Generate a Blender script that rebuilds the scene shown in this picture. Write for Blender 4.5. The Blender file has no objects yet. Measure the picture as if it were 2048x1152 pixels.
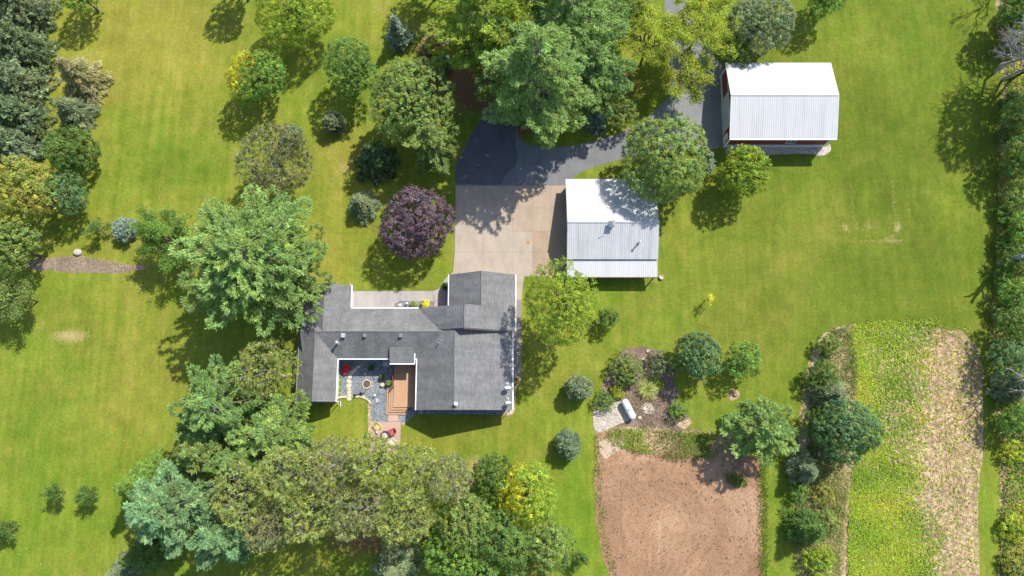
import bpy, bmesh, math, random
import numpy as np
from mathutils import Vector, Matrix
R_ = math.radians
C = bpy.data.scenes[0].collection if not bpy.context.scene else bpy.context.scene.collection
SC = bpy.context.scene
rs = np.random.RandomState(11)
random.seed(5)

# ------------------------------------------------------------------ camera, sky, sun, exposure
TILT = R_(10.1); LENS = 25.0; CAM_H = 98.0
FPX = LENS/36*2048
CAM_Y = -CAM_H*math.tan(TILT)
cam_d = bpy.data.cameras.new('camera'); cam = bpy.data.objects.new('camera', cam_d); C.objects.link(cam)
cam_d.lens = LENS; cam_d.sensor_width = 36; cam_d.clip_end = 3000; cam_d.clip_start = 0.5
cam.location = (0, CAM_Y, CAM_H); cam.rotation_euler = (TILT, 0, 0)
SC.camera = cam
SUN = Vector((0.52, 0.615, 1.0)).normalized()
W = bpy.data.worlds.new('World'); SC.world = W; W.use_nodes = True
wn = W.node_tree; bg = wn.nodes['Background']
sky = wn.nodes.new('ShaderNodeTexSky'); sky.sky_type = 'NISHITA'; sky.sun_disc = False
sky.sun_elevation = math.asin(SUN.z); sky.sun_rotation = math.atan2(SUN.x, SUN.y)
wn.links.new(sky.outputs[0], bg.inputs[0]); bg.inputs[1].default_value = 0.15
sl = bpy.data.lights.new('sun', 'SUN'); so = bpy.data.objects.new('sun', sl); C.objects.link(so)
sl.energy = 4.3; sl.angle = R_(0.53); sl.color = (1.0, 0.95, 0.86)
so.rotation_euler = SUN.to_track_quat('Z', 'Y').to_euler(); so.location = (60, 70, 120)
SC.view_settings.view_transform = 'Standard'; SC.view_settings.look = 'None'
SC.view_settings.exposure = 0.7; SC.view_settings.gamma = 1.0
try: SC.view_settings.use_curve_mapping = False
except Exception: pass
SC.render.engine = 'CYCLES'
SC.cycles.max_bounces = 5; SC.cycles.diffuse_bounces = 3; SC.cycles.glossy_bounces = 2
SC.cycles.transmission_bounces = 3; SC.cycles.use_denoising = True

def P(px, py, z=0.0):
    """survey: where a mark read in the photograph stands in the world, at height z"""
    u = (px-1024)/FPX; v = (576-py)/FPX
    dy = v*math.cos(TILT)+math.sin(TILT); dz = v*math.sin(TILT)-math.cos(TILT)
    k = (z-CAM_H)/dz
    return Vector((u*k, CAM_Y+dy*k, z))
def mpp(px, py, z=0.0): return (P(px+1, py, z)-P(px, py, z)).x

# ------------------------------------------------------------------ materials
def nodes(name):
    m = bpy.data.materials.new(name); m.use_nodes = True
    t = m.node_tree; b = t.nodes['Principled BSDF']
    return m, t, b
def N(t, typ, **kw):
    n = t.nodes.new(typ)
    for k, v in kw.items(): setattr(n, k, v)
    return n
def L(t, a, b): t.links.new(a, b)
def setc(sock, c): sock.default_value = (c[0], c[1], c[2], 1)
def noise(t, scale, detail=4, rough=.6, vec=None, dim='3D'):
    n = N(t, 'ShaderNodeTexNoise'); n.inputs['Scale'].default_value = scale
    n.inputs['Detail'].default_value = detail; n.inputs['Roughness'].default_value = rough
    if vec is not None: L(t, vec, n.inputs['Vector'])
    return n
def coords(t, sc=(1, 1, 1), kind='Object', rot=(0, 0, 0)):
    tc = N(t, 'ShaderNodeTexCoord'); mp = N(t, 'ShaderNodeMapping')
    mp.inputs['Scale'].default_value = sc; mp.inputs['Rotation'].default_value = rot
    L(t, tc.outputs[kind], mp.inputs['Vector']); return mp.outputs[0]
def ramp(t, fac, stops):
    r = N(t, 'ShaderNodeValToRGB'); e = r.color_ramp.elements
    while len(e) < len(stops): e.new(0.5)
    for i, (p, c) in enumerate(stops):
        e[i].position = p; e[i].color = (c[0], c[1], c[2], 1) if hasattr(c, '__len__') else (c, c, c, 1)
    L(t, fac, r.inputs[0]); return r.outputs[0]
def mix(t, fac, a, b, mode='MIX'):
    n = N(t, 'ShaderNodeMix', data_type='RGBA', blend_type=mode)
    for s, v in ((n.inputs[0], fac), (n.inputs[6], a), (n.inputs[7], b)):
        if hasattr(v, 'links'): L(t, v, s)
        elif hasattr(v, '__len__'): setc(s, v)
        else: s.default_value = v
    return n.outputs[2]
def bump(t, b, h, strength=.3, dist=.05):
    n = N(t, 'ShaderNodeBump'); n.inputs['Strength'].default_value = strength; n.inputs['Distance'].default_value = dist
    L(t, h, n.inputs['Height']); L(t, n.outputs[0], b.inputs['Normal'])
def attr(t, name):
    a = N(t, 'ShaderNodeAttribute'); a.attribute_name = name; return a
def plain(name, col, rough=.6, metal=0, var=.12, sc=3.0):
    m, t, b = nodes(name)
    n = noise(t, sc, 5, .65, coords(t))
    c = ramp(t, n.outputs[0], [(.25, [x*(1-var) for x in col]), (.75, [min(1, x*(1+var)) for x in col])])
    L(t, c, b.inputs['Base Color']); b.inputs['Roughness'].default_value = rough; b.inputs['Metallic'].default_value = metal
    return m

def mat_lawn():
    m, t, b = nodes('lawn_grass')
    co = coords(t)
    big = noise(t, .045, 4, .6, co); mid = noise(t, .33, 6, .7, co); fine = noise(t, 2.6, 6, .8, co); blade = noise(t, 9, 3, .7, co)
    dry = attr(t, 'dry'); bare = attr(t, 'bare'); lit = attr(t, 'litter'); lush = attr(t, 'lush'); deep = attr(t, 'deep')
    def math_(op, a, bb):
        n = N(t, 'ShaderNodeMath', operation=op)
        for i, v in enumerate((a, bb)):
            if hasattr(v, 'links'): L(t, v, n.inputs[i])
            else: n.inputs[i].default_value = v
        return n.outputs[0]
    green = mix(t, ramp(t, mid.outputs[0], [(.3, 0.0), (.72, 1.0)]), (.096, .160, .014), (.142, .196, .020))
    yel = mix(t, ramp(t, mid.outputs[0], [(.3, 0.0), (.7, 1.0)]), (.178, .186, .022), (.236, .214, .042))
    f = math_('ADD', dry.outputs['Fac'], math_('MULTIPLY', math_('SUBTRACT', big.outputs[0], .5), 1.7))
    f = math_('ADD', f, math_('MULTIPLY', math_('SUBTRACT', mid.outputs[0], .5), .9))
    # mowing stripes run up the lawn
    st = N(t, 'ShaderNodeTexWave', wave_type='BANDS', bands_direction='X', wave_profile='SIN')
    st.inputs['Scale'].default_value = .16; st.inputs['Distortion'].default_value = 1.2; st.inputs['Detail'].default_value = 3
    st.inputs['Detail Scale'].default_value = .35
    L(t, coords(t, (1, .12, 1)), st.inputs['Vector'])
    f = math_('ADD', f, math_('MULTIPLY', math_('SUBTRACT', st.outputs['Fac'], .5), .16))
    streak = noise(t, 1.1, 4, .7, coords(t, (1.0, .05, 1)))
    f = math_('ADD', f, math_('MULTIPLY', math_('SUBTRACT', streak.outputs[0], .5), .7))
    f = ramp(t, f, [(0.0, 0.0), (1.0, 1.0)])
    c = mix(t, f, green, yel)
    c = mix(t, math_('MULTIPLY', lush.outputs['Fac'], .85), c, (.096, .184, .012))
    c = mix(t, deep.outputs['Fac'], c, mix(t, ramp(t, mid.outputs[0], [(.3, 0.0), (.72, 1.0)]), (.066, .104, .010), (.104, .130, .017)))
    pat = noise(t, .13, 5, .65, co); pat2 = noise(t, .8, 6, .75, coords(t, (1, .55, 1)))
    c = mix(t, .8, c, ramp(t, pat.outputs[0], [(.3, .80), (.5, 1.0), (.7, 1.16)]), 'MULTIPLY')
    c = mix(t, .8, c, ramp(t, pat2.outputs[0], [(.28, .78), (.5, 1.0), (.72, 1.2)]), 'MULTIPLY')
    c = mix(t, .7, c, ramp(t, streak.outputs[0], [(.3, .88), (.5, 1.0), (.7, 1.12)]), 'MULTIPLY')
    tan = mix(t, mid.outputs[0], (.30, .24, .09), (.36, .27, .14))
    bf = ramp(t, math_('ADD', bare.outputs['Fac'], math_('MULTIPLY', math_('SUBTRACT', fine.outputs[0], .5), .9)), [(.15, 0.0), (.75, 1.0)])
    c = mix(t, bf, c, tan)
    lf = ramp(t, math_('ADD', lit.outputs['Fac'], math_('MULTIPLY', math_('SUBTRACT', mid.outputs[0], .5), 1.2)), [(.2, 0.0), (.7, 1.0)])
    c = mix(t, lf, c, mix(t, fine.outputs[0], (.10, .055, .026), (.24, .135, .07)))
    c = mix(t, .55, c, ramp(t, fine.outputs[0], [(.25, .45), (.5, .98), (.75, 1.5)]), 'MULTIPLY')
    c = mix(t, .4, c, ramp(t, blade.outputs[0], [(.25, .5), (.5, 1.0), (.78, 1.5)]), 'MULTIPLY')
    L(t, c, b.inputs['Base Color']); b.inputs['Roughness'].default_value = .9
    b.inputs['Specular IOR Level'].default_value = .06
    bump(t, b, fine.outputs[0], .6, .12)
    return m
def mat_ground(name, c0, c1, sc=.8, fine=6, speck=None, bstr=.5, streak=None):
    m, t, b = nodes(name); co = coords(t)
    n1 = noise(t, sc, 6, .7, co); n2 = noise(t, fine, 5, .75, co)
    c = mix(t, ramp(t, n1.outputs[0], [(.3, 0.0), (.7, 1.0)]), c0, c1)
    c = mix(t, .6, c, ramp(t, n2.outputs[0], [(.25, .5), (.5, 1.0), (.75, 1.45)]), 'MULTIPLY')
    if streak:
        s = noise(t, 1.0, 5, .7, coords(t, streak))
        c = mix(t, .55, c, ramp(t, s.outputs[0], [(.3, .6), (.5, 1.0), (.7, 1.35)]), 'MULTIPLY')
    if speck:
        v = N(t, 'ShaderNodeTexVoronoi'); v.inputs['Scale'].default_value = speck
        L(t, co, v.inputs['Vector'])
        hs = N(t, 'ShaderNodeSeparateColor'); L(t, v.outputs['Color'], hs.inputs[0])
        c = mix(t, .9, c, ramp(t, hs.outputs[0], [(0, .55), (.5, .95), (1, 1.5)]), 'MULTIPLY')
    L(t, c, b.inputs['Base Color']); b.inputs['Roughness'].default_value = .92
    b.inputs['Specular IOR Level'].default_value = .2
    bump(t, b, n2.outputs[0], bstr, .06)
    return m
def mat_dirt(nm='bare_soil', gain=1.0):
    m, t, b = nodes(nm); co = coords(t)
    wp = noise(t, .05, 3, .6, co); vm = N(t, 'ShaderNodeVectorMath', operation='MULTIPLY_ADD'); L(t, wp.outputs['Color'], vm.inputs[0]); vm.inputs[1].default_value = (34, 34, 0); L(t, co, vm.inputs[2]); vec = vm.outputs[0]
    mp = N(t, 'ShaderNodeMapping'); mp.inputs['Scale'].default_value = (.9, .10, 1); mp.inputs['Rotation'].default_value = (0, 0, .25); L(t, vec, mp.inputs[0])
    tr1 = noise(t, 1.3, 6, .75, mp.outputs[0])
    big = noise(t, .12, 5, .65, co); fine = noise(t, 2.4, 7, .82, co); grit = noise(t, 8, 3, .7, co)
    c = ramp(t, big.outputs[0], [(.28, [gain*q for q in (.205, .118, .066)]), (.5, [gain*q for q in (.272, .163, .096)]), (.72, [gain*q for q in (.355, .235, .148)])])
    c = mix(t, .65, c, ramp(t, tr1.outputs[0], [(.3, .72), (.5, 1.0), (.68, 1.28)]), 'MULTIPLY')
    c = mix(t, .75, c, ramp(t, fine.outputs[0], [(.30, .55), (.46, .98), (.7, 1.22)]), 'MULTIPLY')
    ck = noise(t, 1.0, 8, .85, co); c = mix(t, .3, c, ramp(t, ck.outputs[0], [(.34, .5), (.44, 1.0), (.62, 1.2)]), 'MULTIPLY')
    c = mix(t, .6, c, ramp(t, grit.outputs[0], [(.28, .6), (.5, 1.0), (.75, 1.3)]), 'MULTIPLY')
    L(t, c, b.inputs['Base Color']); b.inputs['Roughness'].default_value = .95; b.inputs['Specular IOR Level'].default_value = .15
    bump(t, b, fine.outputs[0], .8, .12); return m
def mat_tinted(name, rough=.85, crack=False, patch=.35):
    """slab whose panels carry their own tint in 'tint'"""
    m, t, b = nodes(name); co = coords(t)
    a = attr(t, 'tint'); n1 = noise(t, .35, 6, .65, co); n2 = noise(t, 5, 5, .8, co); n3 = noise(t, .9, 4, .7, coords(t, (1, .35, 1)))
    c = mix(t, patch*1.4, a.outputs['Color'], ramp(t, n1.outputs[0], [(.3, .72), (.5, 1.0), (.7, 1.22)]), 'MULTIPLY')
    c = mix(t, .5, c, ramp(t, n3.outputs[0], [(.3, .8), (.5, 1.0), (.7, 1.15)]), 'MULTIPLY')
    c = mix(t, .4, c, ramp(t, n2.outputs[0], [(.25, .7), (.75, 1.3)]), 'MULTIPLY')
    if crack:
        v = N(t, 'ShaderNodeTexVoronoi', feature='DISTANCE_TO_EDGE'); v.inputs['Scale'].default_value = .16
        w = noise(t, .5, 4, .6, co); L(t, mix(t, .25, co, w.outputs['Color'], 'ADD'), v.inputs['Vector'])
        c = mix(t, ramp(t, v.outputs[0], [(0, .28), (.005, 0.0)]), c, (.08, .08, .085))
    L(t, c, b.inputs['Base Color']); b.inputs['Roughness'].default_value = rough
    b.inputs['Specular IOR Level'].default_value = .25
    bump(t, b, n2.outputs[0], .15, .02)
    return m
def mat_shingle():
    m, t, b = nodes('asphalt_shingle')
    uv = N(t, 'ShaderNodeUVMap'); 
    mp = N(t, 'ShaderNodeMapping'); L(t, uv.outputs[0], mp.inputs[0])
    br = N(t, 'ShaderNodeTexBrick'); br.inputs['Scale'].default_value = 1.0
    br.inputs['Brick Width'].default_value = .45; br.inputs['Row Height'].default_value = .26
    br.inputs['Mortar Size'].default_value = .018; br.inputs['Mortar Smooth'].default_value = .5; br.inputs['Bias'].default_value = 0
    setc(br.inputs['Color1'], (.150, .150, .150)); setc(br.inputs['Color2'], (.192, .192, .192)); setc(br.inputs['Mortar'], (.115, .115, .116))
    L(t, mp.outputs[0], br.inputs['Vector'])
    m2 = N(t, 'ShaderNodeMapping'); m2.inputs['Scale'].default_value = (1.6, .22, 1); L(t, uv.outputs[0], m2.inputs[0])
    s1 = noise(t, .5, 6, .7, m2.outputs[0]); s2 = noise(t, .35, 5, .65, uv.outputs[0]); s3 = noise(t, 12, 3, .7, uv.outputs[0])
    m3 = N(t, 'ShaderNodeMapping'); m3.inputs['Scale'].default_value = (.35, 3.2, 1); L(t, uv.outputs[0], m3.inputs[0])
    s4 = noise(t, 1.2, 5, .75, m3.outputs[0])
    c = mix(t, .8, br.outputs[0], ramp(t, s1.outputs[0], [(.3, .68), (.55, 1.0), (.75, 1.18)]), 'MULTIPLY')
    c = mix(t, .7, c, ramp(t, s2.outputs[0], [(.3, .74), (.55, 1.0), (.75, 1.15)]), 'MULTIPLY')
    c = mix(t, .45, c, ramp(t, s4.outputs[0], [(.3, .8), (.5, 1.0), (.7, 1.18)]), 'MULTIPLY')
    c = mix(t, .5, c, ramp(t, s3.outputs[0], [(.25, .6), (.75, 1.4)]), 'MULTIPLY')
    L(t, c, b.inputs['Base Color']); b.inputs['Roughness'].default_value = .9; b.inputs['Specular IOR Level'].default_value = .2
    bump(t, b, s3.outputs[0], .3, .01)
    return m
def mat_metal_roof(name, col, dirt=.25):
    m, t, b = nodes(name)
    s = noise(t, .8, 5, .7, coords(t, (1.3, .09, .3))); n2 = noise(t, .25, 4, .6, coords(t)); n3 = noise(t, 3.0, 5, .7, coords(t, (1, .3, 1)))
    c = mix(t, dirt*2.4, col, ramp(t, s.outputs[0], [(.3, .62), (.5, .95), (.7, 1.08)]), 'MULTIPLY')
    c = mix(t, dirt*1.2, c, ramp(t, n2.outputs[0], [(.3, .75), (.6, 1.0)]), 'MULTIPLY')
    c = mix(t, dirt, c, ramp(t, n3.outputs[0], [(.3, .8), (.6, 1.0)]), 'MULTIPLY')
    L(t, c, b.inputs['Base Color']); b.inputs['Roughness'].default_value = .5; b.inputs['Metallic'].default_value = 0.0
    return m
def mat_siding(name, col, axis='Z', freq=4.0, bstr=.5):
    m, t, b = nodes(name)
    w = N(t, 'ShaderNodeTexWave', wave_type='BANDS', bands_direction=axis, wave_profile='SAW'); w.inputs['Scale'].default_value = freq
    L(t, coords(t), w.inputs['Vector']); n = noise(t, 2.0, 5, .7, coords(t))
    c = mix(t, .5, col, ramp(t, n.outputs[0], [(.3, .8), (.7, 1.15)]), 'MULTIPLY')
    c = mix(t, .35, c, ramp(t, w.outputs[0], [(0, .7), (.2, 1.0), (1, 1.0)]), 'MULTIPLY')
    L(t, c, b.inputs['Base Color']); b.inputs['Roughness'].default_value = .65
    bump(t, b, w.outputs[0], bstr, .02); return m
def mat_deck():
    m, t, b = nodes('deck_boards')
    w = N(t, 'ShaderNodeTexWave', wave_type='BANDS', bands_direction='X', wave_profile='SAW'); w.inputs['Scale'].default_value = 1.0/.14/ (2*math.pi)*6.28/6.0*1.0
    L(t, coords(t), w.inputs['Vector']); n = noise(t, 1.2, 5, .7, coords(t, (3, .3, 1)))
    c = ramp(t, n.outputs[0], [(.3, (.33, .185, .105)), (.7, (.45, .275, .165))])
    c = mix(t, .6, c, ramp(t, w.outputs[0], [(0, .55), (.12, 1.0), (1, 1.0)]), 'MULTIPLY')
    L(t, c, b.inputs['Base Color']); b.inputs['Roughness'].default_value = .7; return m
def mat_leaf(name, trans=.35):
    """leaf colour = the tree's own colour times each leaf's own variation"""
    m, t, b = nodes(name)
    oi = N(t, 'ShaderNodeObjectInfo'); a = attr(t, 'leafcol'); y = attr(t, 'turn')
    c = mix(t, 1.0, oi.outputs['Color'], a.outputs['Color'], 'MULTIPLY')
    c = mix(t, y.outputs['Fac'], c, mix(t, 1.0, (.66, .55, .03), a.outputs['Color'], 'MULTIPLY'))
    L(t, c, b.inputs['Base Color']); b.inputs['Roughness'].default_value = .6; b.inputs['Specular IOR Level'].default_value = .14
    tr = N(t, 'ShaderNodeBsdfTranslucent'); L(t, mix(t, 1.0, c, (1.15, 1.2, .55), 'MULTIPLY'), tr.inputs[0])
    mx = N(t, 'ShaderNodeMixShader'); mx.inputs[0].default_value = trans
    L(t, b.outputs[0], mx.inputs[1]); L(t, tr.outputs[0], mx.inputs[2])
    L(t, mx.outputs[0], t.nodes['Material Output'].inputs[0]); return m
def mat_bark(name, c0, c1):
    m, t, b = nodes(name); n = noise(t, 3, 6, .75, coords(t, (3, 3, .6)))
    L(t, ramp(t, n.outputs[0], [(.3, c0), (.7, c1)]), b.inputs['Base Color']); b.inputs['Roughness'].default_value = .95
    bump(t, b, n.outputs[0], .6, .05); return m
def mat_glass():
    m, t, b = nodes('window_glass'); n = noise(t, .6, 2, .5, coords(t))
    L(t, ramp(t, n.outputs[0], [(.3, (.02, .03, .04)), (.7, (.06, .08, .10))]), b.inputs['Base Color'])
    b.inputs['Roughness'].default_value = .06; b.inputs['Specular IOR Level'].default_value = .8; return m

M = dict(
    lawn=mat_lawn(),
    dirt=mat_dirt(), rut=mat_dirt('loose_soil', 1.12), rutd=mat_dirt('pressed_soil', .9),
    mulch2=mat_ground('dry_mulch', (.15, .115, .08), (.26, .20, .145), .5, 6, 9, .8),
    mulch=mat_ground('bark_mulch', (.11, .075, .06), (.23, .165, .13), .5, 7, 9, .9),
    weedsoil=mat_ground('weedy_soil', (.16, .14, .045), (.30, .23, .12), .5, 5, 4, .9),
    gravel=mat_ground('pale_gravel', (.32, .27, .225), (.44, .385, .33), .6, 8, 9, .9),
    sand=mat_ground('pale_sand', (.34, .25, .17), (.47, .37, .27), 1.2, 5, None, .7),
    slate=mat_ground('blue_grey_gravel', (.13, .15, .172), (.215, .237, .257), .7, 8, 8, .9),
    cropsoil=mat_ground('field_soil', (.27, .19, .105), (.375, .28, .17), .35, 4, 3, .8, (.8, .07, 1)),
    wear=mat_ground('edge_soil', (.30, .22, .13), (.42, .31, .20), .6, 6, 5, .7),
    asphalt=mat_tinted('asphalt', .9, True, .4), concrete=mat_tinted('concrete', .85, False, .3),
    joint=plain('joint', (.18, .145, .11), .95), shingle=mat_shingle(),
    whitemetal=mat_metal_roof('white_roof_metal', (.455, .458, .458), .14), oldmetal=mat_metal_roof('weathered_roof_metal', (.445, .45, .45), .28),
    barnred=mat_siding('red_siding', (.22, .035, .028), 'X', 1.5), barny=mat_siding('red_siding_end', (.22, .035, .028), 'Y', 1.5),
    whitesiding=mat_siding('white_siding', (.72, .72, .70), 'Z', 1.6), brick=mat_siding('red_brown_brick', (.16, .075, .06), 'Z', 4.0),
    greysiding=mat_siding('grey_siding', (.20, .20, .20), 'Z', 1.6), tansiding=mat_siding('brown_siding', (.20, .10, .07), 'Y', 1.5),
    white=plain('white_paint', (.80, .80, .78), .45, 0, .05), gutter=plain('white_gutter', (.82, .82, .82), .4, 0, .04),
    greywhite=plain('grey_white_panel', (.47, .50, .51), .5, 0, .06),
    galv=plain('galvanised_steel', (.50, .51, .52), .4, .6, .1), dark=plain('dark_metal', (.03, .03, .035), .5, .2), black=plain('black_rubber', (.02, .02, .02), .7),
    deck=mat_deck(), deckside=plain('deck_trim', (.16, .075, .04), .7, 0, .15), glass=mat_glass(),
    stone=plain('tan_stone', (.52, .42, .30), .9, 0, .25, 4), stone2=plain('grey_stone', (.40, .38, .36), .9, 0, .25, 4),
    tank=plain('tank_paint', (.80, .81, .83), .35, 0, .05), grey=plain('grey_plastic', (.16, .16, .17), .5),
    red=plain('red_paint', (.60, .015, .02), .4, 0, .1), yellow=plain('yellow_plastic', (.52, .42, .14), .6), lime=plain('pale_lime_plastic', (.50, .51, .30), .6),
    crimson=plain('red_plastic', (.36, .045, .06), .6), wood=plain('weathered_wood', (.26, .17, .10), .85, 0, .2), ash=plain('ash', (.10, .065, .045), .95, 0, .4, 6),
    leaf=mat_leaf('leaves', .42), needle=mat_leaf('needles', .32),
    bark=mat_bark('brown_bark', (.06, .045, .035), (.16, .125, .10)), greybark=mat_bark('grey_bark', (.14, .12, .105), (.30, .27, .245)),
    deadbark=mat_bark('bleached_dead_bark', (.24, .22, .21), (.44, .42, .41)),
)

# ------------------------------------------------------------------ helpers
def tag(o, label=None, cat=None, group=None, kind=None):
    if label: o['label'] = label
    if cat: o['category'] = cat
    if group: o['group'] = group
    if kind: o['kind'] = kind
    return o
def empty(name, loc, label, cat, group=None, rz=0):
    o = bpy.data.objects.new(name, None); C.objects.link(o); o.location = loc; o.rotation_euler = (0, 0, rz)
    o.empty_display_size = .3
    return tag(o, label, cat, group)
def link(name, me, mat, parent=None, loc=None):
    o = bpy.data.objects.new(name, me); C.objects.link(o)
    for mm in (mat if isinstance(mat, (list, tuple)) else [mat]):
        if mm: me.materials.append(mm)
    if parent is not None: o.parent = parent
    if loc is not None: o.location = loc
    return o
class MB:
    """collects shapes into one mesh"""
    def __init__(s, origin=(0, 0, 0)): s.v = []; s.f = []; s.mi = []; s.uv = {}; s.o = Vector(origin)
    def add(s, vs, fs, mi=0, uvs=None):
        b = len(s.v); s.v += [tuple(Vector(v)-s.o) for v in vs]
        for k, f in enumerate(fs):
            if uvs and k in uvs: s.uv[len(s.f)] = uvs[k]
            s.f.append([b+i for i in f]); s.mi.append(mi)
    def box(s, x0, x1, y0, y1, z0, z1, mi=0, mat=None):
        vs = [Vector((x, y, z)) for z in (z0, z1) for y in (y0, y1) for x in (x0, x1)]
        if mat is not None: vs = [mat @ v for v in vs]
        s.add(vs, [(0, 2, 3, 1), (4, 5, 7, 6), (0, 1, 5, 4), (2, 6, 7, 3), (0, 4, 6, 2), (1, 3, 7, 5)], mi)
    def cbox(s, c, d, mi=0, rz=0, mat=None):
        mm = Matrix.Translation(c) @ Matrix.Rotation(rz, 4, 'Z')
        if mat is not None: mm = mm @ mat
        s.box(-d[0]/2, d[0]/2, -d[1]/2, d[1]/2, -d[2]/2, d[2]/2, mi, mm)
    def prism(s, poly, axis, a0, a1, mi=0):
        """extrude a 2D outline along x or y (outline in the other axis and z) or z"""
        n = len(poly)
        def pt(p, a): return (a, p[0], p[1]) if axis == 'x' else ((p[0], a, p[1]) if axis == 'y' else (p[0], p[1], a))
        vs = [pt(p, a0) for p in poly]+[pt(p, a1) for p in poly]
        s.add(vs, [tuple(range(n))[::-1], tuple(range(n, 2*n))]+[(i, (i+1) % n, n+(i+1) % n, n+i) for i in range(n)], mi)
    def slab(s, poly, th, mi=0, eave=0):
        """roof plane: thick slab under a 3D polygon, uv along eave/up slope"""
        n = len(poly); P3 = [Vector(p) for p in poly]
        nr = Vector((0, 0, 0))
        for i in range(n): nr += P3[i].cross(P3[(i+1) % n])
        nr.normalize()
        if nr.z < 0: P3 = P3[::-1]; nr = -nr
        u = Vector((0, 0, 1)).cross(nr); u = u.normalized() if u.length > 1e-4 else Vector((1, 0, 0)); w = nr.cross(u)
        vs = P3+[p-Vector((0, 0, th)) for p in P3]
        s.add(vs, [tuple(range(n)), tuple(range(n, 2*n))[::-1]]+[(i, n+i, n+(i+1) % n, (i+1) % n) for i in range(n)], mi,
              {0: [(p.dot(u), p.dot(w)) for p in P3]})
    def cyl(s, c, r, z0, z1, n=14, mi=0, r1=None, mat=None):
        r1 = r if r1 is None else r1
        vs = [Vector((c[0]+math.cos(2*math.pi*i/n)*r, c[1]+math.sin(2*math.pi*i/n)*r, z0)) for i in range(n)]
        vs += [Vector((c[0]+math.cos(2*math.pi*i/n)*r1, c[1]+math.sin(2*math.pi*i/n)*r1, z1)) for i in range(n)]
        if mat is not None: vs = [mat @ v for v in vs]
        s.add(vs, [tuple(range(n))[::-1], tuple(range(n, 2*n))]+[(i, (i+1) % n, n+(i+1) % n, n+i) for i in range(n)], mi)
    def lathe(s, prof, n=16, mi=0, mat=None):
        vs = []
        for (r, z) in prof:
            for i in range(n):
                a = 2*math.pi*i/n; vs.append(Vector((r*math.cos(a), r*math.sin(a), z)))
        if mat is not None: vs = [mat @ v for v in vs]
        fs = [(j*n+i, j*n+(i+1) % n, (j+1)*n+(i+1) % n, (j+1)*n+i) for j in range(len(prof)-1) for i in range(n)]
        fs += [tuple(range(n))[::-1], tuple((len(prof)-1)*n+i for i in range(n))]
        s.add(vs, fs, mi)
    def bar(s, a, b, r, n=6, mi=0, r1=None):
        a = Vector(a); b = Vector(b); d = b-a
        mm = Matrix.Translation(a) @ d.to_track_quat('Z', 'Y').to_matrix().to_4x4()
        s.cyl((0, 0), r, 0, d.length, n, mi, r1, mm)
    def build(s, name, mat, parent=None, smooth=False, loc=None):
        me = bpy.data.meshes.new(name); me.from_pydata(s.v, [], s.f)
        me.polygons.foreach_set('material_index', s.mi)
        if s.uv:
            ul = me.uv_layers.new(name='UVMap')
            for fi, uvs in s.uv.items():
                for k, li in enumerate(me.polygons[fi].loop_indices): ul.data[li].uv = uvs[k]
        if smooth: me.polygons.foreach_set('use_smooth', [True]*len(me.polygons))
        me.update()
        return link(name, me, mat, parent, loc)

def outline(pts, step=.35, amp=.12, seed=0, closed=True, smooth=2):
    """densify a world outline, round it a little and ruffle it"""
    r = np.random.RandomState(seed); pts = [np.array(p[:2], float) for p in pts]
    out = []
    n = len(pts)
    for i in range(n):
        a, b = pts[i], pts[(i+1) % n]; k = max(1, int(np.linalg.norm(b-a)/step))
        for j in range(k): out.append(a+(b-a)*j/k)
    o = np.array(out)
    for _ in range(smooth): o = .5*o+.25*np.roll(o, 1, 0)+.25*np.roll(o, -1, 0)
    j = r.randn(*o.shape)
    j2 = j.copy()
    for _ in range(2): j2 = (np.roll(j2, 1, 0)+j2*1.2+np.roll(j2, -1, 0))/2.2
    m = max(1, int(1.6/step)); j3 = np.zeros_like(j)
    c = r.randn(*j.shape); k = 2*m+1
    for q in range(-m, m+1): j3 += np.roll(c, q, 0)/math.sqrt(k)
    c4 = r.randn(*j.shape); m4 = max(1, int(4.5/step)); j4 = np.zeros_like(j)
    for q in range(-m4, m4+1): j4 += np.roll(c4, q, 0)/math.sqrt(2*m4+1)
    return o+amp*(j2*.30+j3*.35+j4*.55+j*.12)
def sheet(name, pxs, z, mat, amp=.12, seed=1, smooth=2, step=.35, tint=None, kind='structure'):
    o2 = outline([P(*p) for p in pxs], step, amp, seed, smooth=smooth) if amp > 0 or smooth > 0 else np.array([P(*p)[:2] for p in pxs])
    me = bpy.data.meshes.new(name); me.from_pydata([(x, y, z) for x, y in o2], [], [list(range(len(o2)))])
    if me.polygons[0].normal.z < 0: me.flip_normals()
    if tint is not None:
        a = me.attributes.new('tint', 'FLOAT_COLOR', 'FACE'); a.data.foreach_set('color', list(tint)+[1.0])
    o = link(name, me, mat); tag(o, kind=kind); return o

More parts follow.
